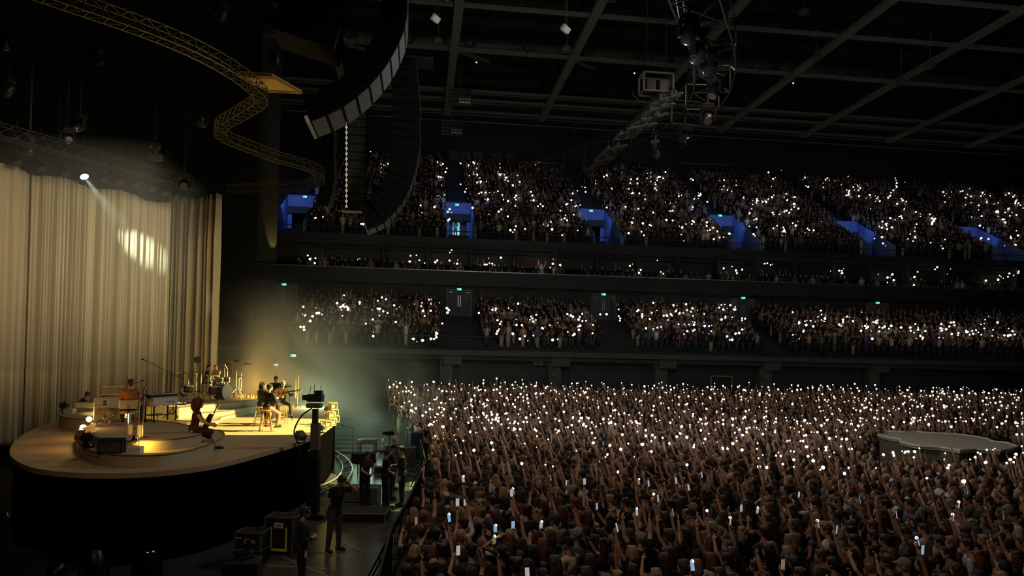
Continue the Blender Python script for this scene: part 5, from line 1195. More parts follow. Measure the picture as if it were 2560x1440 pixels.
q = gz(174, 1035, ZL); tag(MB().box((0, 0, .10), (.34, .3, .20), bev=.01).build('small_box', M['cream'], loc=q), 'small cream box on the rear left riser edge', 'box')
q = gz(160, 1035, ZL); e = T_('potted_plant', q, 'small dark potted plant at the left end of the rear riser', 'plant'); MB().lathe([(.06, 0), (.09, .16)], n=12).build('pot', M['black'], e)
def leaves(n, r, h, seed, base=0):
    rr = random.Random(seed); mb = MB()
    for i in range(n):
        a = rr.uniform(0, 6.28); t = rr.uniform(.2, 1); d = Vector((math.cos(a)*t, math.sin(a)*t, rr.uniform(.5, 1.2))).normalized(); b = Vector((0, 0, base)); tip = b+d*h*rr.uniform(.6, 1); s = d.cross(Vector((0, 0, 1))).normalized()*r
        m_ = b.lerp(tip, .6); mb.add([b, m_+s, tip, m_-s], [(0, 1, 2, 3)])
    return mb
leaves(40, .05, .38, 3, .14).build('foliage', M['leaf'], e)
# ---- lamps, vases, wedge and plants on the round step
for k, (px, py, z, r, lb) in enumerate(((222, 1072, ZK-.02, .085, 'glowing globe lamp, the higher of the two at the left end of the step'), (207, 1096, ZP, .085, 'glowing globe lamp, the lower of the two at the left end of the step'))):
    q = gz(px, py, ZP); top = gz(px, py, ZP)+Vector((0, 0, .30 if k else .32)); e = T_('globe_lamp', q, lb, 'lamp', 0, 'globe lamps')
    MB().lathe([(.09, 0), (.05, .03), (.02, .06), (.02, .2), (.05, .22)], n=14).build('base', M['brass'], e, smooth=True); MB().ball((0, 0, .30), r, 16, 12).build('globe', M['bulb'], e, smooth=True)
    lamp('POINT', 'globe_lamp_light', q+Vector((.0, -.02, .46)), 22, (1, .58, .20), size=.09)
def vase(px, py, z, r, h, m, lb, nm='vase'):
    return tag(MB().lathe([(r*.6, 0), (r, h*.35), (r*.9, h*.6), (r*.45, h*.85), (r*.55, h)], n=16).build(nm, m, smooth=True, loc=gz(px, py, z)), lb, nm)
vase(203, 1108, ZP, .17, .36, M['glass'], 'round dark amber glass vase under the lower globe lamp')
vase(248, 1108, ZP, .13, .22, M['glass'], 'small glass vase with bright glints beside the paper cone lamp')
vase(224, 1118, ZP, .12, .12, M['chrome'], 'low chrome dish glinting at the left front of the step', 'dish')
q = gz(236, 1104, ZP); e = T_('cone_lamp', q, 'cream cone-shaped paper lamp leaning beside the globe lamps', 'lamp'); MB().lathe([(.07, 0), (.16, .44), (.15, .45)], n=18, rot=Euler((.1, -.35, 0)).to_matrix()).build('shade', mat('paper_shade', (.75, .5, .22), .7, emit=(1, .55, .15), es=.25), e, smooth=True); MB().lathe([(.09, 0), (.08, .02)], n=12).build('base', M['plastic'], e)
q = gz(214, 1122, ZP); e = T_('potted_plant', q, 'bushy dark potted plant at the left front of the round step', 'plant'); MB().lathe([(.07, 0), (.1, .14)], n=12).build('pot', M['black'], e); leaves(70, .05, .36, 8, .12).build('foliage', M['leaf'], e)
for k, (px, py, z, lb) in enumerate(((262, 1058, ZK, 'spray of pale dried flowers on the keyboard riser below the piano'), (274, 1062, ZK, 'second spray of pale flowers beside the first on the keyboard riser'), (232, 1092, ZP+.25, 'spray of pale flowers standing beside the cone lamp'))):
    q = gz(px, py, z if k < 2 else ZP); e = T_('flower_arrangement', q, lb, 'flowers'); MB().lathe([(.04, 0), (.05, .12), (.03, .16)], n=12).build('jar', M['glass'], e, smooth=True); rr = random.Random(k); g = MB(); s_ = MB()
    for i in range(12): a = rr.uniform(0, 6.28); p = Vector((.13*math.cos(a)*rr.random(), .13*math.sin(a)*rr.random(), rr.uniform(.24, .38))); s_.tube([(0, 0, .14), p], .003, 4); g.ball(p, .025, 7, 5)
    g.build('blossoms', M['cream'], e, smooth=True); s_.build('stems', M['leaf'], e)
q = gz(278, 1132, ZP); e = T_('wedge_monitor', q, 'black wedge monitor speaker on the front of the round step', 'speaker', .1)
g = MB().add([(-.27, -.18, 0), (.27, -.18, 0), (.27, .22, 0), (-.27, .22, 0), (-.27, -.1, .30), (.27, -.1, .30), (.27, .2, .34), (-.27, .2, .34)], [(3, 2, 1, 0), (4, 5, 6, 7), (0, 1, 5, 4), (1, 2, 6, 5), (2, 3, 7, 6), (3, 0, 4, 7)]); g.build('cabinet', M['cab'], e); MB().box((0, -.15, .15), (.48, .02, .24), (-.26, 0, 0)).build('grille', gm_, e)
q = gz(337, 1135, ZP); e = T_('white_block', q, 'white block on the round step carrying a small chrome lamp', 'block'); MB().box((0, 0, .09), (.32, .26, .18), bev=.008).build('block_body', M['white'], e)
q2 = q+Vector((0, 0, .18)); e = T_('par_lamp', q2, 'small chrome lamp on the white block, throwing amber on the riser face', 'stage light', .2)
MB().lathe([(.05, -.1), (.09, -.02), (.10, .08)], c=(0, 0, .2), rot=Euler((-1.0, 0, 0)).to_matrix(), n=16).build('can', M['chrome'], e, smooth=True); MB().bar((-.1, 0, .2), (-.1, 0, .02), .015).bar((.1, 0, .2), (.1, 0, .02), .015).bar((-.1, 0, .02), (.1, 0, .02), .015).build('yoke', M['plastic'], e)
e.scale = (.8, .8, .8); lamp('SPOT', 'par_lamp_beam', q2+Vector((.12, .10, .12)), 40, (1, .55, .08), q2+Vector((.25, 1.0, -.12)), .03, 125, .8)
# cable on the step and wires on the deck
for k, pts in enumerate((((222, 1120), (250, 1116), (280, 1118), (300, 1128), (330, 1130)), ((195, 1106), (215, 1126), (240, 1134), (262, 1138)))):
    tag(MB().tube(smooth_open([gz(x, y, ZP)+Vector((0, 0, .012)) for x, y in pts], 6), .010, 6).build('cable', M['rubber'], smooth=True), ['thin cable looping past the wedge monitor on the round step', 'thin cable following the left rim of the round step'][k], 'cable')
# ---- seated woman and her neighbour
kW = make_kit(dict(lean=.16, head=(-.05, .05), R=((.15, .55, -.85), (-.1, .85, -.35)), L=((-.15, .55, -.85), (.15, .85, -.35)), legR=((.12, .95, -.12), (.0, .42, -1)), legL=((-.1, .95, -.16), (.0, .30, -1))), 'bigcurly', sleeve=.12, fem=1, vox=.013, skirt=.62)
qf = gz(508, 1106, ZP); rzW = -1.35
K_ = kW['s']; lW = Vector((gz(484, 1081, ZK).x, gz(484, 1081, ZK).y, ZK+.10-K_.off.z))
place(kW, lW, rzW, 'woman with curly red-brown hair in a dark red dress sitting on the keyboard riser edge', skin=(.5, .3, .2), top=(.06, .010, .012), bot=(.02, .014, .016), hc=(.08, .025, .015), group='musicians on stage', topname='dress_top', botname='skirt')
RW = Matrix.Rotation(rzW, 3, 'Z'); gw = guitar('acoustic_guitar', xform(Vector((lW.x, lW.y, ZK+.26))+RW @ Vector((-.22, .34, 0)), RW @ Vector((.35, .35, .9)), RW @ Vector((.3, 1, 0))), 'dark guitar propped upright beside the knees of the seated curly-haired woman', body=M['black'])
# ---- drum kits on the drum riser
def stand(px, py, h, label, top=None, rz=0, group='chrome stands around the drums'):
    e = T_('cymbal_stand', gz(px, py, ZD), label, 'cymbal stand', rz, group); mb = MB(); tripod(mb, .26, .4, t=.014); mb.build('legs', M['chrome'], e); g = MB().tube([(0, 0, .3), (0, 0, h)], .014, 8)
    if top: g.tube([(0, 0, h), (top[0], 0, h+top[1])], .010, 6)
    g.build('pole', M['chrome'], e, smooth=True); c = Vector((top[0] if top else 0, 0, h+(top[1] if top else 0)))
    MB().lathe([(.22, -.008), (.20, 0), (.05, .018), (.03, .03), (.004, .034)], c=c, rot=Euler((.12, .1, 0)).to_matrix(), n=22).build('cymbal', M['cymbal'], e, smooth=True); return e
def drum(px, py, z, r, h, label, rot=(0, 0, 0), legs=True, head=None):
    q = gz(px, py, ZD); e = T_('drum', q, label, 'drum', 0, 'drums of the kit'); rm = Euler(rot).to_matrix(); c = Vector((0, 0, z))
    s = MB().lathe([(r, -h/2), (r*1.01, -h*.4), (r, 0), (r*1.01, h*.4), (r, h/2)], c=c, rot=rm, n=24).build('shell', M['drumwood'], e, smooth=True)
    for k in (-1, 1): g = MB().lathe([(r*1.03, k*h/2-.015), (r*1.03, k*h/2+.015)], c=c, rot=rm, n=24).build('hoop', M['chrome'], e, smooth=True); MB().lathe([(r*.98, k*(h/2+.016)), (r*.97, k*(h/2+.019))], c=c, rot=rm, n=24).build('drumhead', head or M['drumhead'], e)
    for i in range(8): a = i*PI/4; MB().box(c+rm @ Vector((r*1.03*math.cos(a), r*1.03*math.sin(a), 0)), (.018, .018, h*.3), rm @ Matrix.Rotation(a, 3, 'Z')).build('lug', M['chrome'], s)
    if legs:
        for i in range(3): a = i*2.09+.5; MB().tube([c+Vector((r*.9*math.cos(a), r*.9*math.sin(a), 0)), (r*1.1*math.cos(a), r*1.1*math.sin(a), .01)], .009, 6).build('leg', M['chrome'], e)
    return e
aim = -.75
drum(556, 999, .36, .35, .50, 'bass drum with a big white front head facing the crowd', rot=(PI/2, 0, PI/2+aim+.35), legs=False)
for k, (px, py, z, r, h, lb) in enumerate(((530, 1000, .42, .21, .38, 'dark floor tom left of the bass drum'), (548, 996, .88, .15, .2, 'small rack tom left, above the bass drum'), (566, 994, .88, .14, .2, 'small rack tom right, above the bass drum'), (520, 994, .72, .18, .15, 'snare drum in front of the dark-haired drummer'), (470, 1003, .55, .2, .3, 'dark tom of the left percussion set'), (460, 1000, .35, .16, .22, 'small tipped drum at the left end of the percussion set'))): drum(px, py, z, r, h, lb, rot=(.1*(k % 3), .08, 0) if k < 5 else (1.1, 0, .6))
SL = ['at the far left of the riser', 'left of the percussion toms', 'between percussion set and floor tom', 'tall, in front of the dark-haired drummer', 'left of the bass drum, low cymbal', 'behind the rack toms', 'tallest, right of the bass drum', 'standing apart toward the yellow haze', 'at the right end of the riser']
for k, (px, py, h, t) in enumerate(((446, 1004, 1.1, (.1, .15)), (470, 998, 1.0, (.2, .1)), (490, 999, 1.25, None), (501, 1003, 1.2, (.15, .1)), (519, 1001, 1.05, (-.2, .1)), (567, 990, 1.35, (.3, .25)), (578, 997, 1.5, (.35, .3)), (602, 992, 1.55, (.3, .1)), (596, 994, .9, (.15, .1)))): stand(px, py, h, 'chrome cymbal stand '+SL[k], t, k*.9)
kE = make_kit(dict(lean=.15, head=(-.3, .1), R=((.4, .45, -.7), (-.2, .9, .1)), L=((-.35, .5, -.7), (.2, .9, .15)), legR=((.45, .85, -.2), (.0, .0, -1)), legL=((-.45, .85, -.2), (0, 0, -1))), ['short', 'messy'], sleeve=.4, vox=.014, curl={'R': .9, 'L': .9})
for k, (px, py, rz, st, tc, hc, lb, tl) in enumerate(((510, 989, -1.3, 'short', (.03, .022, .015), (.012, .01, .01), 'dark-haired drummer in black behind the kit', 'drum throne under the dark-haired drummer'), (545, 989, 2.6, 'messy', (.55, .52, .46), (.35, .06, .02), 'red-haired musician in black and white bent behind the rack toms', 'drum throne under the red-haired musician'))):
    b = gz(px, py, ZD); h = .66; e = T_('drum_throne', b, tl, 'stool'); MB().lathe([(.17, h-.08), (.19, h-.04), (.17, h)], n=16).build('seat', M['plastic'], e, smooth=True); mb = MB(); tripod(mb, .25, .4); mb.tube([(0, 0, .1), (0, 0, h-.08)], .02, 6); mb.build('legs', M['chrome'], e)
    p = place(kE, seat_at(kE, b, h, rz), rz, lb, hair=st, skin=(.6, .32, .17), top=tc, hc=hc, group='musicians on stage')
q = gz(486, 992, ZD)+Vector((0, .3, 0)); e = T_('gong', q, 'round black gong disc high against the side drape', 'gong'); mb = MB(); tripod(mb, .3, .5); mb.tube([(0, 0, .3), (0, 0, 1.65)], .015, 6); mb.build('stand_legs', M['plastic'], e); MB().lathe([(.165, -.02), (.17, 0), (.165, .02)], c=(0, 0, 1.80), rot=Euler((PI/2, 0, .3)).to_matrix(), n=26).build('disc', M['black'], e, smooth=True)
for k, (px, py, h, b, rz, lb) in enumerate(((500, 990, 1.1, (-.6, .55), 1.2, 'overhead microphone on a long boom left of the drummer'), (590, 988, 1.5, (.5, .35), 1.9, 'overhead microphone on a boom above the right cymbals'), (431, 1008, .95, None, 0, 'thin straight microphone stand left of the percussion set'), (525, 992, 1.3, (.1, .02), -1, 'bright vocal microphone by the drummer\'s mouth'), (560, 986, 1.4, (-.25, .1), 1, 'white-lit microphone stand beside the red-haired musician'), (587, 1000, .5, None, 0, 'short microphone stand right of the bass drum'))): mic_stand(gz(px, py, ZD), lb, h, b, rz, mt='chrome' if k != 0 else 'black')
for k, (px, py, lb) in enumerate(((450, 1012, 'pedalboard with cyan lights at the left front of the drum riser'), (478, 1009, 'pedalboard with cyan lights in front of the percussion toms'))):
    e = T_('pedalboard', gz(px, py, ZD), lb, 'pedalboard', .15); MB().box((0, 0, .03), (.5, .25, .05), bev=.01).build('board', M['plastic'], e)
    for i in range(4):
        pd = MB().box((-.18+i*.12, 0, .075), (.09, .15, .04), bev=.008).build('pedal', [M['led'], M['cream'], M['chrome'], M['rust']][(i+k) % 4] if i else M['plastic'], e); MB().ball((-.18+i*.12, .04, .1), .012, 6, 4).build('indicator', M['led'], pd)
# candles burning along the drum riser's right end
for k, (px, py) in enumerate(((612, 994), (617, 996), (625, 996), (631, 993), (638, 995), (643, 996), (590, 1001), (598, 1003))):
    tag(MB().lathe([(.035, 0), (.035, .14+.05*(k % 3)), (.02, .15+.05*(k % 3))], n=10).build('candle', M['wax'], smooth=True, loc=gz(px, py, ZD)), ['leftmost slim candle right of the lone cymbal stand', 'second slim candle right of the lone cymbal stand', 'third slim candle toward the riser end', 'fourth slim candle toward the riser end', 'next to last slim candle on the drum riser', 'last slim candle on the drum riser by the singers', 'short candle at the foot of the low cymbal stand', 'short candle at the front edge beside the low cymbal stand'][k], 'candle', 'slim candles on the drum riser')
# ---- lamps and crates on the right rim of the deck
for k, (px, py, s, lb) in enumerate(((752, 1108, 1.0, 'boxy floor lamp at the near rim of the deck beside the camera tower'), (802, 1083, 1.0, 'boxy floor lamp on the brightly lit right rim of the deck'), (818, 1036, .9, 'boxy floor lamp at the far right rim of the deck, lost in green haze'))):
    e = T_('floor_lamp', gz(px, py, ZS), lb, 'stage light', .8+k*.5, 'boxy floor lamps on the deck rim'); e.scale = (.72, .72, .72); MB().box((0, 0, .03), (.3, .3, .06)).build('base', M['plastic'], e); MB().bar((-.2, 0, .03), (-.2, 0, .3), .03).bar((.2, 0, .03), (.2, 0, .3), .03).bar((-.2, 0, .05), (.2, 0, .05), .03).build('yoke', M['plastic'], e)
    h = MB().box((0, 0, .33), (.36, .42, .28), (.5, 0, 0), bev=.03).build('head', mat('lamp_housing', (.12, .11, .08), .6) if k == 0 else LH, e); LH = h.data.materials[0]; MB().box((0, .2, .42), (.3, .03, .22), (.5, 0, 0)).build('lens', M['glass'], h)
M['crate'] = mat('yellow_crate', (.5, .38, .12), .6)
cr = [(815, 1070, 0), (826, 1064, 0), (835, 1056, 0), (823, 1066, .30), (832, 1059, .30), (828, 1062, .60)]
for k, (px, py, dz) in enumerate(cr):
    e = T_('fixture_crate', gz(px, py, ZS)+Vector((0, 0, dz)), ['yellow-lit frame lamp at the left of the bottom row on the deck rim', 'yellow-lit frame lamp in the middle of the bottom row on the deck rim', 'yellow-lit frame lamp at the right of the bottom row on the deck rim', 'yellow-lit frame lamp left in the second row on the deck rim', 'yellow-lit frame lamp right in the second row on the deck rim', 'yellow-lit frame lamp topmost on the deck rim pile'][k], 'stage light', .9, 'pile of frame lamps on the deck rim')
    g = MB()
    for a in (-.14, .14):
        for b in (-.14, .14): g.bar((a, b, .0), (a, b, .28), .035)
    for z in (.017, .265):
        for a in (-.14, .14): g.bar((a, -.14, z), (a, .14, z), .035).bar((-.14, a, z), (.14, a, z), .035)
    g.build('frame', M['crate'], e); MB().box((0, 0, .14), (.2, .2, .2), bev=.02).build('lamp_core', M['cream'], e)
# ================================================================== pit in front of the stage
# remote camera on a telescopic tower
q = gz(787, 1340, 0); q = gd(787, 1060, 21.5); q.z = 0
e = T_('camera_tower', q, 'remote-controlled camera on a black telescopic tower in front of the stage', 'camera tower', -.2)
def hz(py): return gd(787, py, 21.5).z
MB().box((0, 0, (hz(1125))/2), (.34, .30, hz(1125)), bev=.02).build('lower_mast', M['plastic'], e); MB().box((0.03, 0, (hz(1125)+hz(1058))/2), (.25, .22, hz(1058)-hz(1125)), bev=.015).build('middle_mast', mat('mast_grey', (.07, .075, .07), .5), e)
MB().box((0.01, 0, (hz(1058)+hz(1022))/2), (.16, .14, hz(1022)-hz(1058)), bev=.01).build('upper_mast', M['plastic'], e); MB().box((.0, 0, .08), (.9, .8, .16), bev=.03).build('base', M['plastic'], e)
zc = hz(1020); MB().box((-.03, 0, zc+.07), (.42, .3, .14), bev=.02).build('pan_head', mat('pan_head', (.10, .10, .09), .5), e)
c = MB().box((.0, 0, zc+.30), (.45, .3, .22), bev=.02).build('camera', M['plastic'], e); MB().tube([(-.22, 0, zc+.3), (-.38, 0, zc+.3)], .08, 14).build('lens', M['plastic'], c, smooth=True)
MB().box((.1, 0, zc+.46), (.2, .2, .12)).build('transmitter', M['plastic'], c)
for x, h in ((-.18, .22), (-.06, .28), (.16, .25)): MB().tube([(x, 0, zc+.4), (x+.03*(x < 0), 0, zc+.42+h)], .010, 5).build('antenna', M['plastic'], c)
MB().tube(smooth_open([(-.05, -.15, zc), (-.35, -.2, zc-.25), (-.55, -.2, zc-.7), (-.4, -.2, zc-1.1), (-.3, -.2, zc-1.6), (-.22, -.18, zc-2.2)], 6), .022, 6).build('cable', M['rubber'], e, smooth=True)
# curved camera track round the stage corner
def floor_curve(pts, z=0): return smooth_open([gz(x, y, z) for x, y in pts], 8)
tr = T_('camera_track', (0, 0, 0), 'curved steel camera track on the pit floor around the stage corner', 'camera track')
c1 = floor_curve([(838, 1128), (862, 1142), (878, 1160), (880, 1178), (866, 1200), (838, 1216), (800, 1232)], .12); c2 = floor_curve([(836, 1140), (850, 1152), (856, 1166), (853, 1180), (842, 1194), (822, 1206), (792, 1218)], .12)
for c in (c1, c2): MB().tube(c, .035, 8).build('rail', M['alloy'], tr, smooth=True)
for i in range(4, len(c1)-1, 7): MB().bar(c1[i]-Vector((0, 0, .05)), c2[min(i, len(c2)-1)]-Vector((0, 0, .05)), .06).build('sleeper', M['steel'], tr)
MB().bar(c1[0]-Vector((0, 0, .12)), c1[0], .05).bar(c1[-1]-Vector((0, 0, .12)), c1[-1], .05).bar(c2[0]-Vector((0, 0, .12)), c2[0], .05).bar(c2[-1]-Vector((0, 0, .12)), c2[-1], .05).build('foot', M['steel'], tr)
def pitbox(px, py, d, size, label, cat, name, m, rz=0, z=0, edge=None, bev=.02):
    q = gz(px, py, z) if d is None else gd(px, py, d)
    e = T_(name, q, label, cat, rz); x, y, h = size; MB().box((0, 0, h/2), size, bev=bev).build('case', m, e)
    if edge:
        g = MB()
        for a in (-x/2, x/2):
            for b in (-y/2, y/2): g.bar((a, b, 0), (a, b, h), .035)
        for zz in (0.02, h):
            for a in (-x/2, x/2): g.bar((a, -y/2, zz), (a, y/2, zz), .035)
            for b in (-y/2, y/2): g.bar((-x/2, b, zz), (x/2, b, zz), .035)
        g.build('edging', edge, e)
    return e
M['edged'] = mat('worn_alloy', (.22, .22, .21), .45, metal=.6)
# flight cases
e = pitbox(630, 1400, None, (.62, .48, .42), 'black flight case with pale stencilled marks, left of the taller road case', 'flight case', 'flight_case', M['black'], -.25, edge=M['edged'])
e.location.z = gd(630, 1372, proj(e.location)[2]).z
e2 = pitbox(630, 1400, None, (.66, .52, e.location.z-.001), 'dark trunk underneath the flight case with stencilled marks', 'flight case', 'trunk', M['black'], -.25, edge=None)
g = MB().box((-.22, -.25, .30), (.16, .01, .035)).box((-.02, -.25, .28), (.12, .01, .03)).box((-.06, -.25, .22), (.03, .01, .10)).box((.13, -.25, .25), (.1, .01, .03)).box((.17, -.25, .21), (.03, .01, .09)).box((.11, -.25, .2), (.06, .01, .025)); g.build('stencil_marks', mat('stencil', (.45, .38, .3), .6), e)
e = pitbox(708, 1384, None, (.70, .55, .92), 'tall black road case with a yellow U-shaped tape frame and a white label', 'flight case', 'road_case', M['black'], -.25, edge=M['edged'])
MB().box((-.19, -.285, .42), (.045, .01, .55)).box((.19, -.285, .42), (.045, .01, .55)).box((0, -.285, .16), (.42, .01, .06)).build('yellow_tape', mat('yellow_tape', (.75, .8, .08), .5), e)
lb_ = MB().box((0, -.287, .74), (.22, .01, .13)).build('label', M['white'], e); MB().box((0, -.294, .765), (.16, .004, .012)).box((0, -.294, .74), (.17, .004, .012)).box((-.01, -.294, .715), (.13, .004, .012)).build('label_lines', M['steel'], lb_)
# long side-fill speaker on a low stand and the box speaker on a pole
e = pitbox(762, 1212, None, (.95, .6, .42), 'long black speaker cabinet on a low trolley before the stage skirt', 'speaker', 'floor_speaker', M['cab'], -.2); e.location.z = gd(762, 1212, proj(e.location)[2]).z+.0; h = .45
q = e.location.copy(); e3 = T_('equipment_trolley', (q.x, q.y, 0), 'low black trolley under the long speaker cabinet', 'trolley', -.2); MB().box((0, 0, h-.05), (.9, .55, .05)).build('top', M['plastic'], e3); e.location.z = h-.02
for a in (-.38, .38):
    for b in (-.22, .22): MB().bar((a, b, .06), (a, b, h-.05), .03).build('leg', M['plastic'], e3); MB().tube([(a-.03, b, .05), (a+.03, b, .05)], .05, 10).build('wheel', M['rubber'], e3)
q = gz(900, 1236, 0); e = T_('monitor_speaker', (q.x, q.y, 0), 'black box-shaped monitor hood mounted on a single pole between the tracks and the staff', 'monitor', -.15)
hh = gd(900, 1160, proj(q)[2]).z; MB().tube([(0, 0, 0), (0, 0, hh)], .035, 8).build('pole', M['plastic'], e); MB().lathe([(.3, 0), (.3, .02), (.05, .05)], n=16).build('base', M['plastic'], e)
c = MB().box((.05, .2, hh+.17), (.42, .75, .34), (0, 0, -.9), bev=.015).build('hood', M['cab'], e); MB().box((-.24, -.03, hh+.17), (.34, .02, .27), (0, 0, -.9)).build('screen', M['black'], c); MB().box((.3, .4, hh+.2), (.2, .2, .2), (0, 0, -.9)).build('rear_housing', M['plastic'], c)
# pale tubes, platform and lens-like camera rig
e = T_('camera_jib', gz(905, 1222, 0), 'pale camera crane arm leaning up to the right behind the monitor hood', 'camera crane'); a = gd(922, 1168, 25.5)-e.location; b = gd(946, 1132, 26.0)-e.location; c = gd(957, 1098, 27)-e.location
MB().tube([a, b], .07, 12).build('lower_tube', mat('jib_enamel', (.50, .58, .50), .5), e, smooth=True); MB().tube([b, c], .03, 8).build('upper_tube', M['alloy'], e, smooth=True); MB().tube([(0, 0, 0), a], .05, 8).build('support_post', M['steel'], e)
MB().bar(b+Vector((-.2, 0, .05)), b+Vector((.35, 0, .05)), .12).build('cross_head', M['steel'], e)
e = T_('camera', gz(972, 1188, 0), 'broadcast camera on the crane behind the bald man', 'camera'); zc = gd(968, 1086, proj(e.location)[2]).z; MB().tube([(0, 0, 0), (0, 0, zc)], .03, 6).build('post', M['steel'], e); MB().box((0, 0, zc+.05), (.35, .2, .16), bev=.02).build('body', M['plastic'], e); MB().tube([(-.17, 0, zc+.05), (-.3, 0, zc+.05)], .06, 10).build('lens', M['plastic'], e)
e = pitbox(917, 1180, None, (.75, .6, .18), 'pale green-lit equipment desk behind the monitor hood', 'table', 'equipment_desk', M['steel'], -.1, z=0); e.location.z = gd(917, 1102, proj(e.location)[2]).z-.1; z_ = e.location.z
for a in (-.33, .33):
    for b in (-.25, .25): MB().bar((a, b, 0), (a, b, -z_), .05).build('leg', M['steel'], e)
e = pitbox(955, 1075+110, None, (.6, .3, .3), 'dark rack case standing far back in the pit beside the camera crane', 'flight case', 'rack_case', M['black'], .1, edge=M['edged'])
mic_stand(gz(881, 1160, 0), 'microphone stand with a black shotgun microphone pointing left in the pit haze', h=1.6, boom=(.35, .08), rz=1.5)
mic_stand(gz(925, 1090, 0), 'tall thin stand standing in the haze behind the pit equipment', h=2.4, rz=0)
e = pitbox(905, 1300, None, (1.5, 1.0, .28), 'low black platform with an alloy rim lying on the pit floor', 'platform', 'floor_platform', M['black'], -.12, edge=M['edged'])
e = pitbox(900, 1252, None, (1.3, .7, .5), 'waist-low black platform with a grey lit top behind the resting guard', 'platform', 'pit_platform', mat('platform_top', (.12, .13, .10), .7), -.12)
# tape lines on the floor
tp_ = mat('floor_tape', (.30, .30, .25), .6)
for k, (a, b, lb) in enumerate((((790, 1380), (860, 1390), 'short tape line on the floor beside the woman with glasses'), ((840, 1350), (925, 1385), 'slanting tape line on the open pit floor'), ((690, 1385), (820, 1440), 'long slanting tape line by the road case'), ((665, 1412), (840, 1424), 'level tape line near the picture bottom'))):
    p, q = gz(*a, .004), gz(*b, .004); tag(MB().bar(p, q, .035, .004).build('tape_line', tp_), lb, 'tape', 'tape lines on the pit floor')
# crowd barrier
bar_pts = [gz(x, y, 0) for x, y in ((1018, 1300), (1008, 1345), (992, 1410), (968, 1490), (935, 1600), (880, 1760))]
e = T_('crowd_barrier', (0, 0, 0), 'black steel crowd barrier with slanting braces between the pit and the crowd', 'barrier')
HB = 1.15
PB = []
for i, p in enumerate(EDGE[:7]): v = Vector((p[0]-.42, p[1], 0)); PB.append(v)
for i in range(len(PB)-1):
    a, b = PB[i], PB[i+1]; n = max(1, int((b-a).length/1.05)); d = (b-a)/n; side = Vector((d.y, -d.x, 0)).normalized()*-1
    if side.x > 0: side = -side
    for j in range(n):
        s, t = a+d*j, a+d*(j+1); m_ = M['plastic']
        g = MB().bar(s+Vector((0, 0, HB)), t+Vector((0, 0, HB)), .05).bar(s+Vector((0, 0, .05)), t+Vector((0, 0, .05)), .05).bar(s, s+Vector((0, 0, HB)), .04)
        for k in range(5): u = s.lerp(t, (k+.5)/5); g.bar(u+Vector((0, 0, .05)), u+Vector((0, 0, HB)), .02)
        g.build('fence_panel', m_, e); MB().bar(s+Vector((0, 0, HB*.9)), s+side*.5+Vector((0, 0, .04)), .04).bar(s+Vector((0, 0, .04)), s+side*.5+Vector((0, 0, .04)), .04).build('brace', m_, e)
        c = (s+t)/2+side*.27; MB().box((c.x, c.y, .025), ((t-s).length*.96, .5, .03), (0, 0, math.atan2(d.y, d.x))).build('foot_plate', M['steel'], e)
# ---- staff
def staff(px, py, rz, P, hair, label, sc=1.05, **kw):
    opt = {k: kw.pop(k) for k in list(kw) if k in ('sleeve', 'curl', 'fem', 'trouser')}; K = make_kit(P, hair, vox=.012, **opt); b = gz(px, py, 0); o = place(K, b, rz, label, sc=sc, group='staff in the pit', **kw); return K, b, o
blk = (.012, .012, .013)
K1, b1_, o1 = staff(962, 1268, -1.25, dict(lean=.03, head=(-.1, .05), R=((.15, .1, -1), (-.45, .75, -.5)), L=((-.15, .1, -1), (.45, .75, -.5)), legR=((.12, .1, -1), (.05, -.05, -1))), 'short', 'guard in black T-shirt with hands clasped in front, nearest of the standing group', sleeve=.3, skin=(.45, .26, .18), top=blk, bot=blk, hc=(.03, .02, .015), curl={'R': .9, 'L': .9})
staff(1004, 1264, 1.7, dict(lean=.03, head=(.3, .05), R=((.2, .3, -.9), (-.3, .9, .0)), L=((-.15, .05, -1), (.0, .25, -1))), 'short', 'tall man in a black jacket facing the stage, standing in the yellow floor light', sc=1.1, sleeve=.95, skin=(.5, .32, .22), top=(.02, .021, .02), bot=blk, hc=(.02, .015, .01))
staff(975, 1248, -1.45, dict(lean=.08, head=(-.1, .2), R=((.2, .35, -.9), (-.2, .9, .0)), L=((-.2, .35, -.9), (.2, .9, .05))), 'cap', 'man in a black cap and dark jacket looking down, between guard and jacketed man', sleeve=.9, skin=(.5, .32, .22), top=(.03, .032, .03), bot=blk, hc=(.02, .02, .02))
staff(982, 1226, -1.5, dict(lean=.0, head=(-.1, .0)), 'bald', 'bald fair-headed man lit from the stage, behind the man in the cap', sleeve=.9, hair='none', skin=(.62, .48, .32), top=(.02, .02, .02), bot=blk) if False else None
K = make_kit(dict(lean=.0, head=(-.15, .0)), ['short'], vox=.012, sleeve=.9); b = gz(983, 1222, 0); place(K, b, -1.5, 'close-cropped blond man lit from the stage, behind the man in the cap', sc=1.08, skin=(.60, .46, .30), top=(.02, .02, .02), bot=blk, hc=(.5, .42, .25), group='staff in the pit')
staff(911, 1262, -2.4, dict(lean=.10, head=(.1, .2), R=((.15, .25, -1), (-.6, .6, -.5)), L=((-.15, .25, -1), (.6, .6, -.5))), 'short', 'guard in black polo shirt with hands folded low, left of the standing group', sleeve=.3, skin=(.45, .27, .19), top=blk, bot=blk, hc=(.09, .05, .03), curl={'R': .9, 'L': .9}, sc=1.0)
staff(836, 1376, -2.3, dict(lean=.10, side=-.06, head=(.25, .45), L=((-.5, .45, -.1), (.72, -.2, .66)), R=((.25, -.1, -1), (.2, -.15, -1)), legR=((.18, .05, -1), (.1, -.05, -1))), 'short', 'man in black T-shirt and grey jeans holding one hand to his head', sleeve=.32, skin=(.48, .29, .20), top=blk, bot=(.05, .055, .06), hc=(.03, .02, .015), sc=1.07)
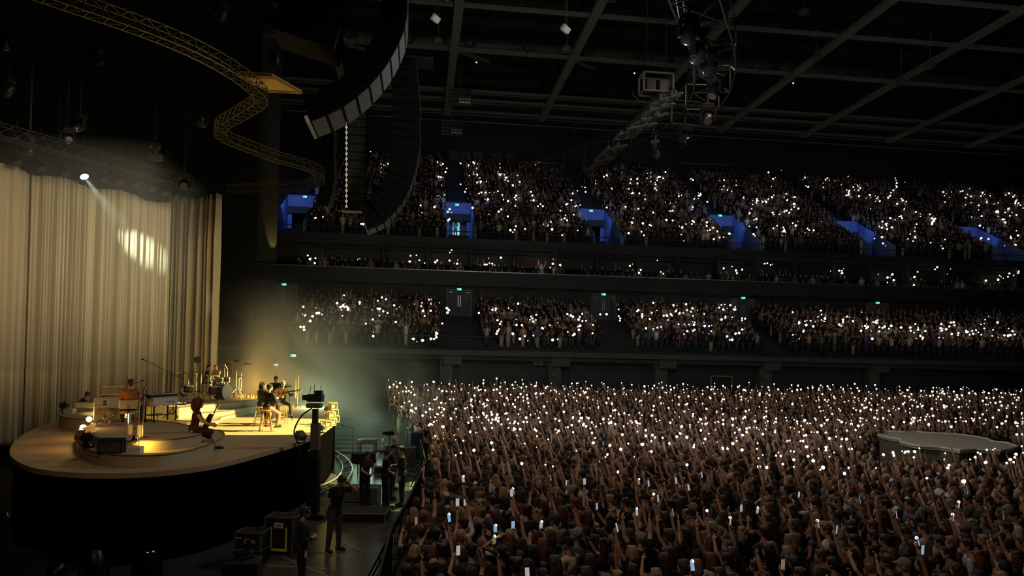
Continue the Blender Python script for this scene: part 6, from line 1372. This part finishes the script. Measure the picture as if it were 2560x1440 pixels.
Kw, bw, ow = staff(752, 1492, -1.45, dict(lean=.02, head=(-.15, .08), R=((.2, .1, -1), (-.75, .65, .1)), L=((-.2, .1, -1), (.75, .65, .0))), 'bun', 'woman in black with glasses and pulled-back hair, arms folded, badge at her hip', fem=1, sleeve=.9, skin=(.55, .36, .26), top=blk, bot=blk, hc=(.05, .035, .03), sc=1.02)
s = Kw['s']; gl = MB()
for sx in (-1, 1): gl.box(s.hd+s.off+s.H @ Vector((sx*.032, .095, .008)), (.05, .008, .03), s.H)
gl.box(s.hd+s.off+s.H @ Vector((0, .10, .012)), (.02, .006, .008), s.H)
for sx in (-1, 1): gl.bar(s.hd+s.off+s.H @ Vector((sx*.06, .09, .012)), s.hd+s.off+s.H @ Vector((sx*.078, -.02, .008)), .006)
gl.build('glasses', M['plastic'], ow)
bd = MB().box(s.off+Vector((.17, .06, -.08)), (.012, .085, .13)).bar(s.off+Vector((.17, .06, -.02)), s.off+Vector((.16, .05, .05)), .012).build('badge', M['white'], ow)
# ---- row of small uplights under the stage skirt and moving heads at the bottom left
UL = ['first', 'second', 'third', 'fourth', 'fifth', 'sixth', 'seventh']
for k, (px, py) in enumerate(((24, 1292), (62, 1300), (146, 1311), (250, 1313), (350, 1308), (460, 1295), (522, 1286))):
    q = gz(px, py+8, 0); e = T_('uplight', q, 'tiny pale uplight in the row below the stage skirt, %s from the picture\'s left edge' % UL[k], 'lamp', .3*k-.9, 'row of uplights below the stage'); MB().box((0, 0, .03), (.16, .12, .06)).build('base', M['plastic'], e)
    h = MB().box((0, 0, .16), (.13, .10, .17), (.3, 0, 0), bev=.02).build('head', M['steel'], e); MB().box((0, -.052, .16), (.10, .01, .12), (.3, 0, 0)).build('lens', mat('uplight_lens', (.4, .4, .36), .3, emit=(.9, .85, .75), es=.06) if k == 0 else ULM, h); ULM = bpy.data.objects[h.name].children[0].data.materials[0]
tag(MB().tube(smooth_open([gz(x, y, .03) for x, y in ((-20, 1292), (60, 1308), (150, 1320), (250, 1322), (350, 1317), (460, 1303), (530, 1292))], 6), .02, 6).build('cable', M['rubber']), 'cable linking the row of small uplights below the stage', 'cable')
for k, (px, py, lb) in enumerate(((140, 1440, 'small dark moving-head lamp at the bottom edge, leftmost'), (232, 1446, 'large dark moving-head lamp at the bottom edge with a pale lens ring'), (366, 1442, 'large dark moving-head lamp at the bottom edge, right of the ringed one'))):
    q = gz(px, py+25, 0); moving_head(q, lb, 'moving heads on the floor below the stage', s=.8 if k == 0 else 1.25, up=True, tilt=-1.0+.5*k, yaw=.4*k)
q = gz(45, 1440, 0); e = T_('dome_cover', q, 'large dull dome shape in the dark at the bottom left corner', 'cover'); MB().ball((0, 0, 0), (.75, .75, .55), 22, 14).build('dome', M['cab'], e, smooth=True)
e = pitbox(575, 1296, None, (.95, .4, .72), 'dark barred case standing under the stage skirt near the flight cases', 'flight case', 'barred_case', M['black'], .15, edge=M['edged'])
q = gz(683, 1290, 0); o = tag(MB().box((0, 0, .55), (.10, .02, .03)).bar((0, 0, 0), (0, 0, .55), .02).build('marker_light', mat('marker_led', (.4, .8, .1), .5, emit=(.55, .95, .12), es=1.2), loc=q), 'small yellow-green marker light in the dark before the stage', 'indicator light')
e = T_('storage_trunk', gz(605, 1470, 0), 'dark trunk heaped with cables and a pale cloth at the bottom edge', 'flight case'); MB().box((0, 0, .3), (.7, .6, .6), bev=.03).build('case', M['black'], e); MB().tube([Vector((.2*math.cos(t*1.3), .2*math.sin(t*1.3), .62+.01*t)) for t in range(16)], .02, 6).build('coiled_cable', M['rubber'], e, smooth=True)
# kit parked in the dark at the far end of the pit, in front of the crowd
for k, (px, py, sz, lb) in enumerate(((1015, 1170, (.8, .6, .9), 'pale-sided equipment case at the far end of the pit by the crowd'), (1040, 1150, (.6, .5, 1.3), 'taller dark equipment case right of the pale-sided one'), (985, 1150, (.8, .5, .7), 'low dark equipment case farthest back in the pit'))):
    pitbox(px, py, None, sz, lb, 'flight case', 'equipment_case', mat('case_grey', (.06, .06, .055), .6) if k == 0 else M['black'], .1*k, edge=M['edged'])
# ================================================================== stage haze: a real scattering volume over the stage
def haze_box(name, lo, hi, dens, label, noise=True, thr=.5, col=(1, 1, 1), scale=.16, centre=None, rad=None):
    m = bpy.data.materials.new(name+'_volume'); m.use_nodes = True; nt = m.node_tree; N = nt.nodes; L = nt.links; N.clear(); out = N.new('ShaderNodeOutputMaterial'); v = N.new('ShaderNodeVolumeScatter'); v.inputs['Color'].default_value = (*col, 1); v.inputs['Anisotropy'].default_value = .25
    L.new(v.outputs[0], out.inputs['Volume'])
    if noise:
        g = N.new('ShaderNodeNewGeometry'); nz = N.new('ShaderNodeTexNoise'); nz.inputs['Scale'].default_value = scale; nz.inputs['Detail'].default_value = 3; nz.inputs['Distortion'].default_value = 1.0; L.new(g.outputs['Position'], nz.inputs['Vector'])
        mr = N.new('ShaderNodeMapRange'); mr.inputs[1].default_value = thr-.12; mr.inputs[2].default_value = thr+.2; mr.inputs[3].default_value = 0; mr.inputs[4].default_value = dens; L.new(nz.outputs['Fac'], mr.inputs[0]); src = mr.outputs[0]
        if centre:
            sb = N.new('ShaderNodeVectorMath'); sb.operation = 'SUBTRACT'; sb.inputs[1].default_value = centre; L.new(g.outputs['Position'], sb.inputs[0]); dv = N.new('ShaderNodeVectorMath'); dv.operation = 'DIVIDE'; dv.inputs[1].default_value = rad; L.new(sb.outputs[0], dv.inputs[0]); ln = N.new('ShaderNodeVectorMath'); ln.operation = 'LENGTH'; L.new(dv.outputs[0], ln.inputs[0])
            fo = N.new('ShaderNodeMapRange'); fo.inputs[1].default_value = .35; fo.inputs[2].default_value = 1; fo.inputs[3].default_value = 1; fo.inputs[4].default_value = 0; fo.interpolation_type = 'SMOOTHSTEP'; L.new(ln.outputs['Value'], fo.inputs[0])
            mu = N.new('ShaderNodeMath'); mu.operation = 'MULTIPLY'; L.new(src, mu.inputs[0]); L.new(fo.outputs[0], mu.inputs[1]); src = mu.outputs[0]
        L.new(src, v.inputs['Density'])
    else: v.inputs['Density'].default_value = dens
    c = (Vector(lo)+Vector(hi))/2; d = Vector(hi)-Vector(lo); o = MB().box(c, d).build(name, m); tag(o, label, 'haze', kind='stuff'); return o
haze_box('stage_haze', (-20, 33.6, .1), (8, 49, 14), .19, 'drifting stage haze lit yellow and green beside the singers', thr=.53, scale=.2, centre=(-6.0, 39.5, 2.5), rad=(10, 8.5, 7))
HB_ = BEAM
tgt = gd(345, 610, 35)
haze_box('drape_haze', (-24, 27.5, 4.0), (-10.0, 35.5, 12.6), .045, 'thin haze in front of the beige drape carrying the pale beam', noise=False)
lamp('SPOT', 'drape_beam_light', BEAM, 5200, (.80, 1, .86), tgt, .05, 17, 1.0)
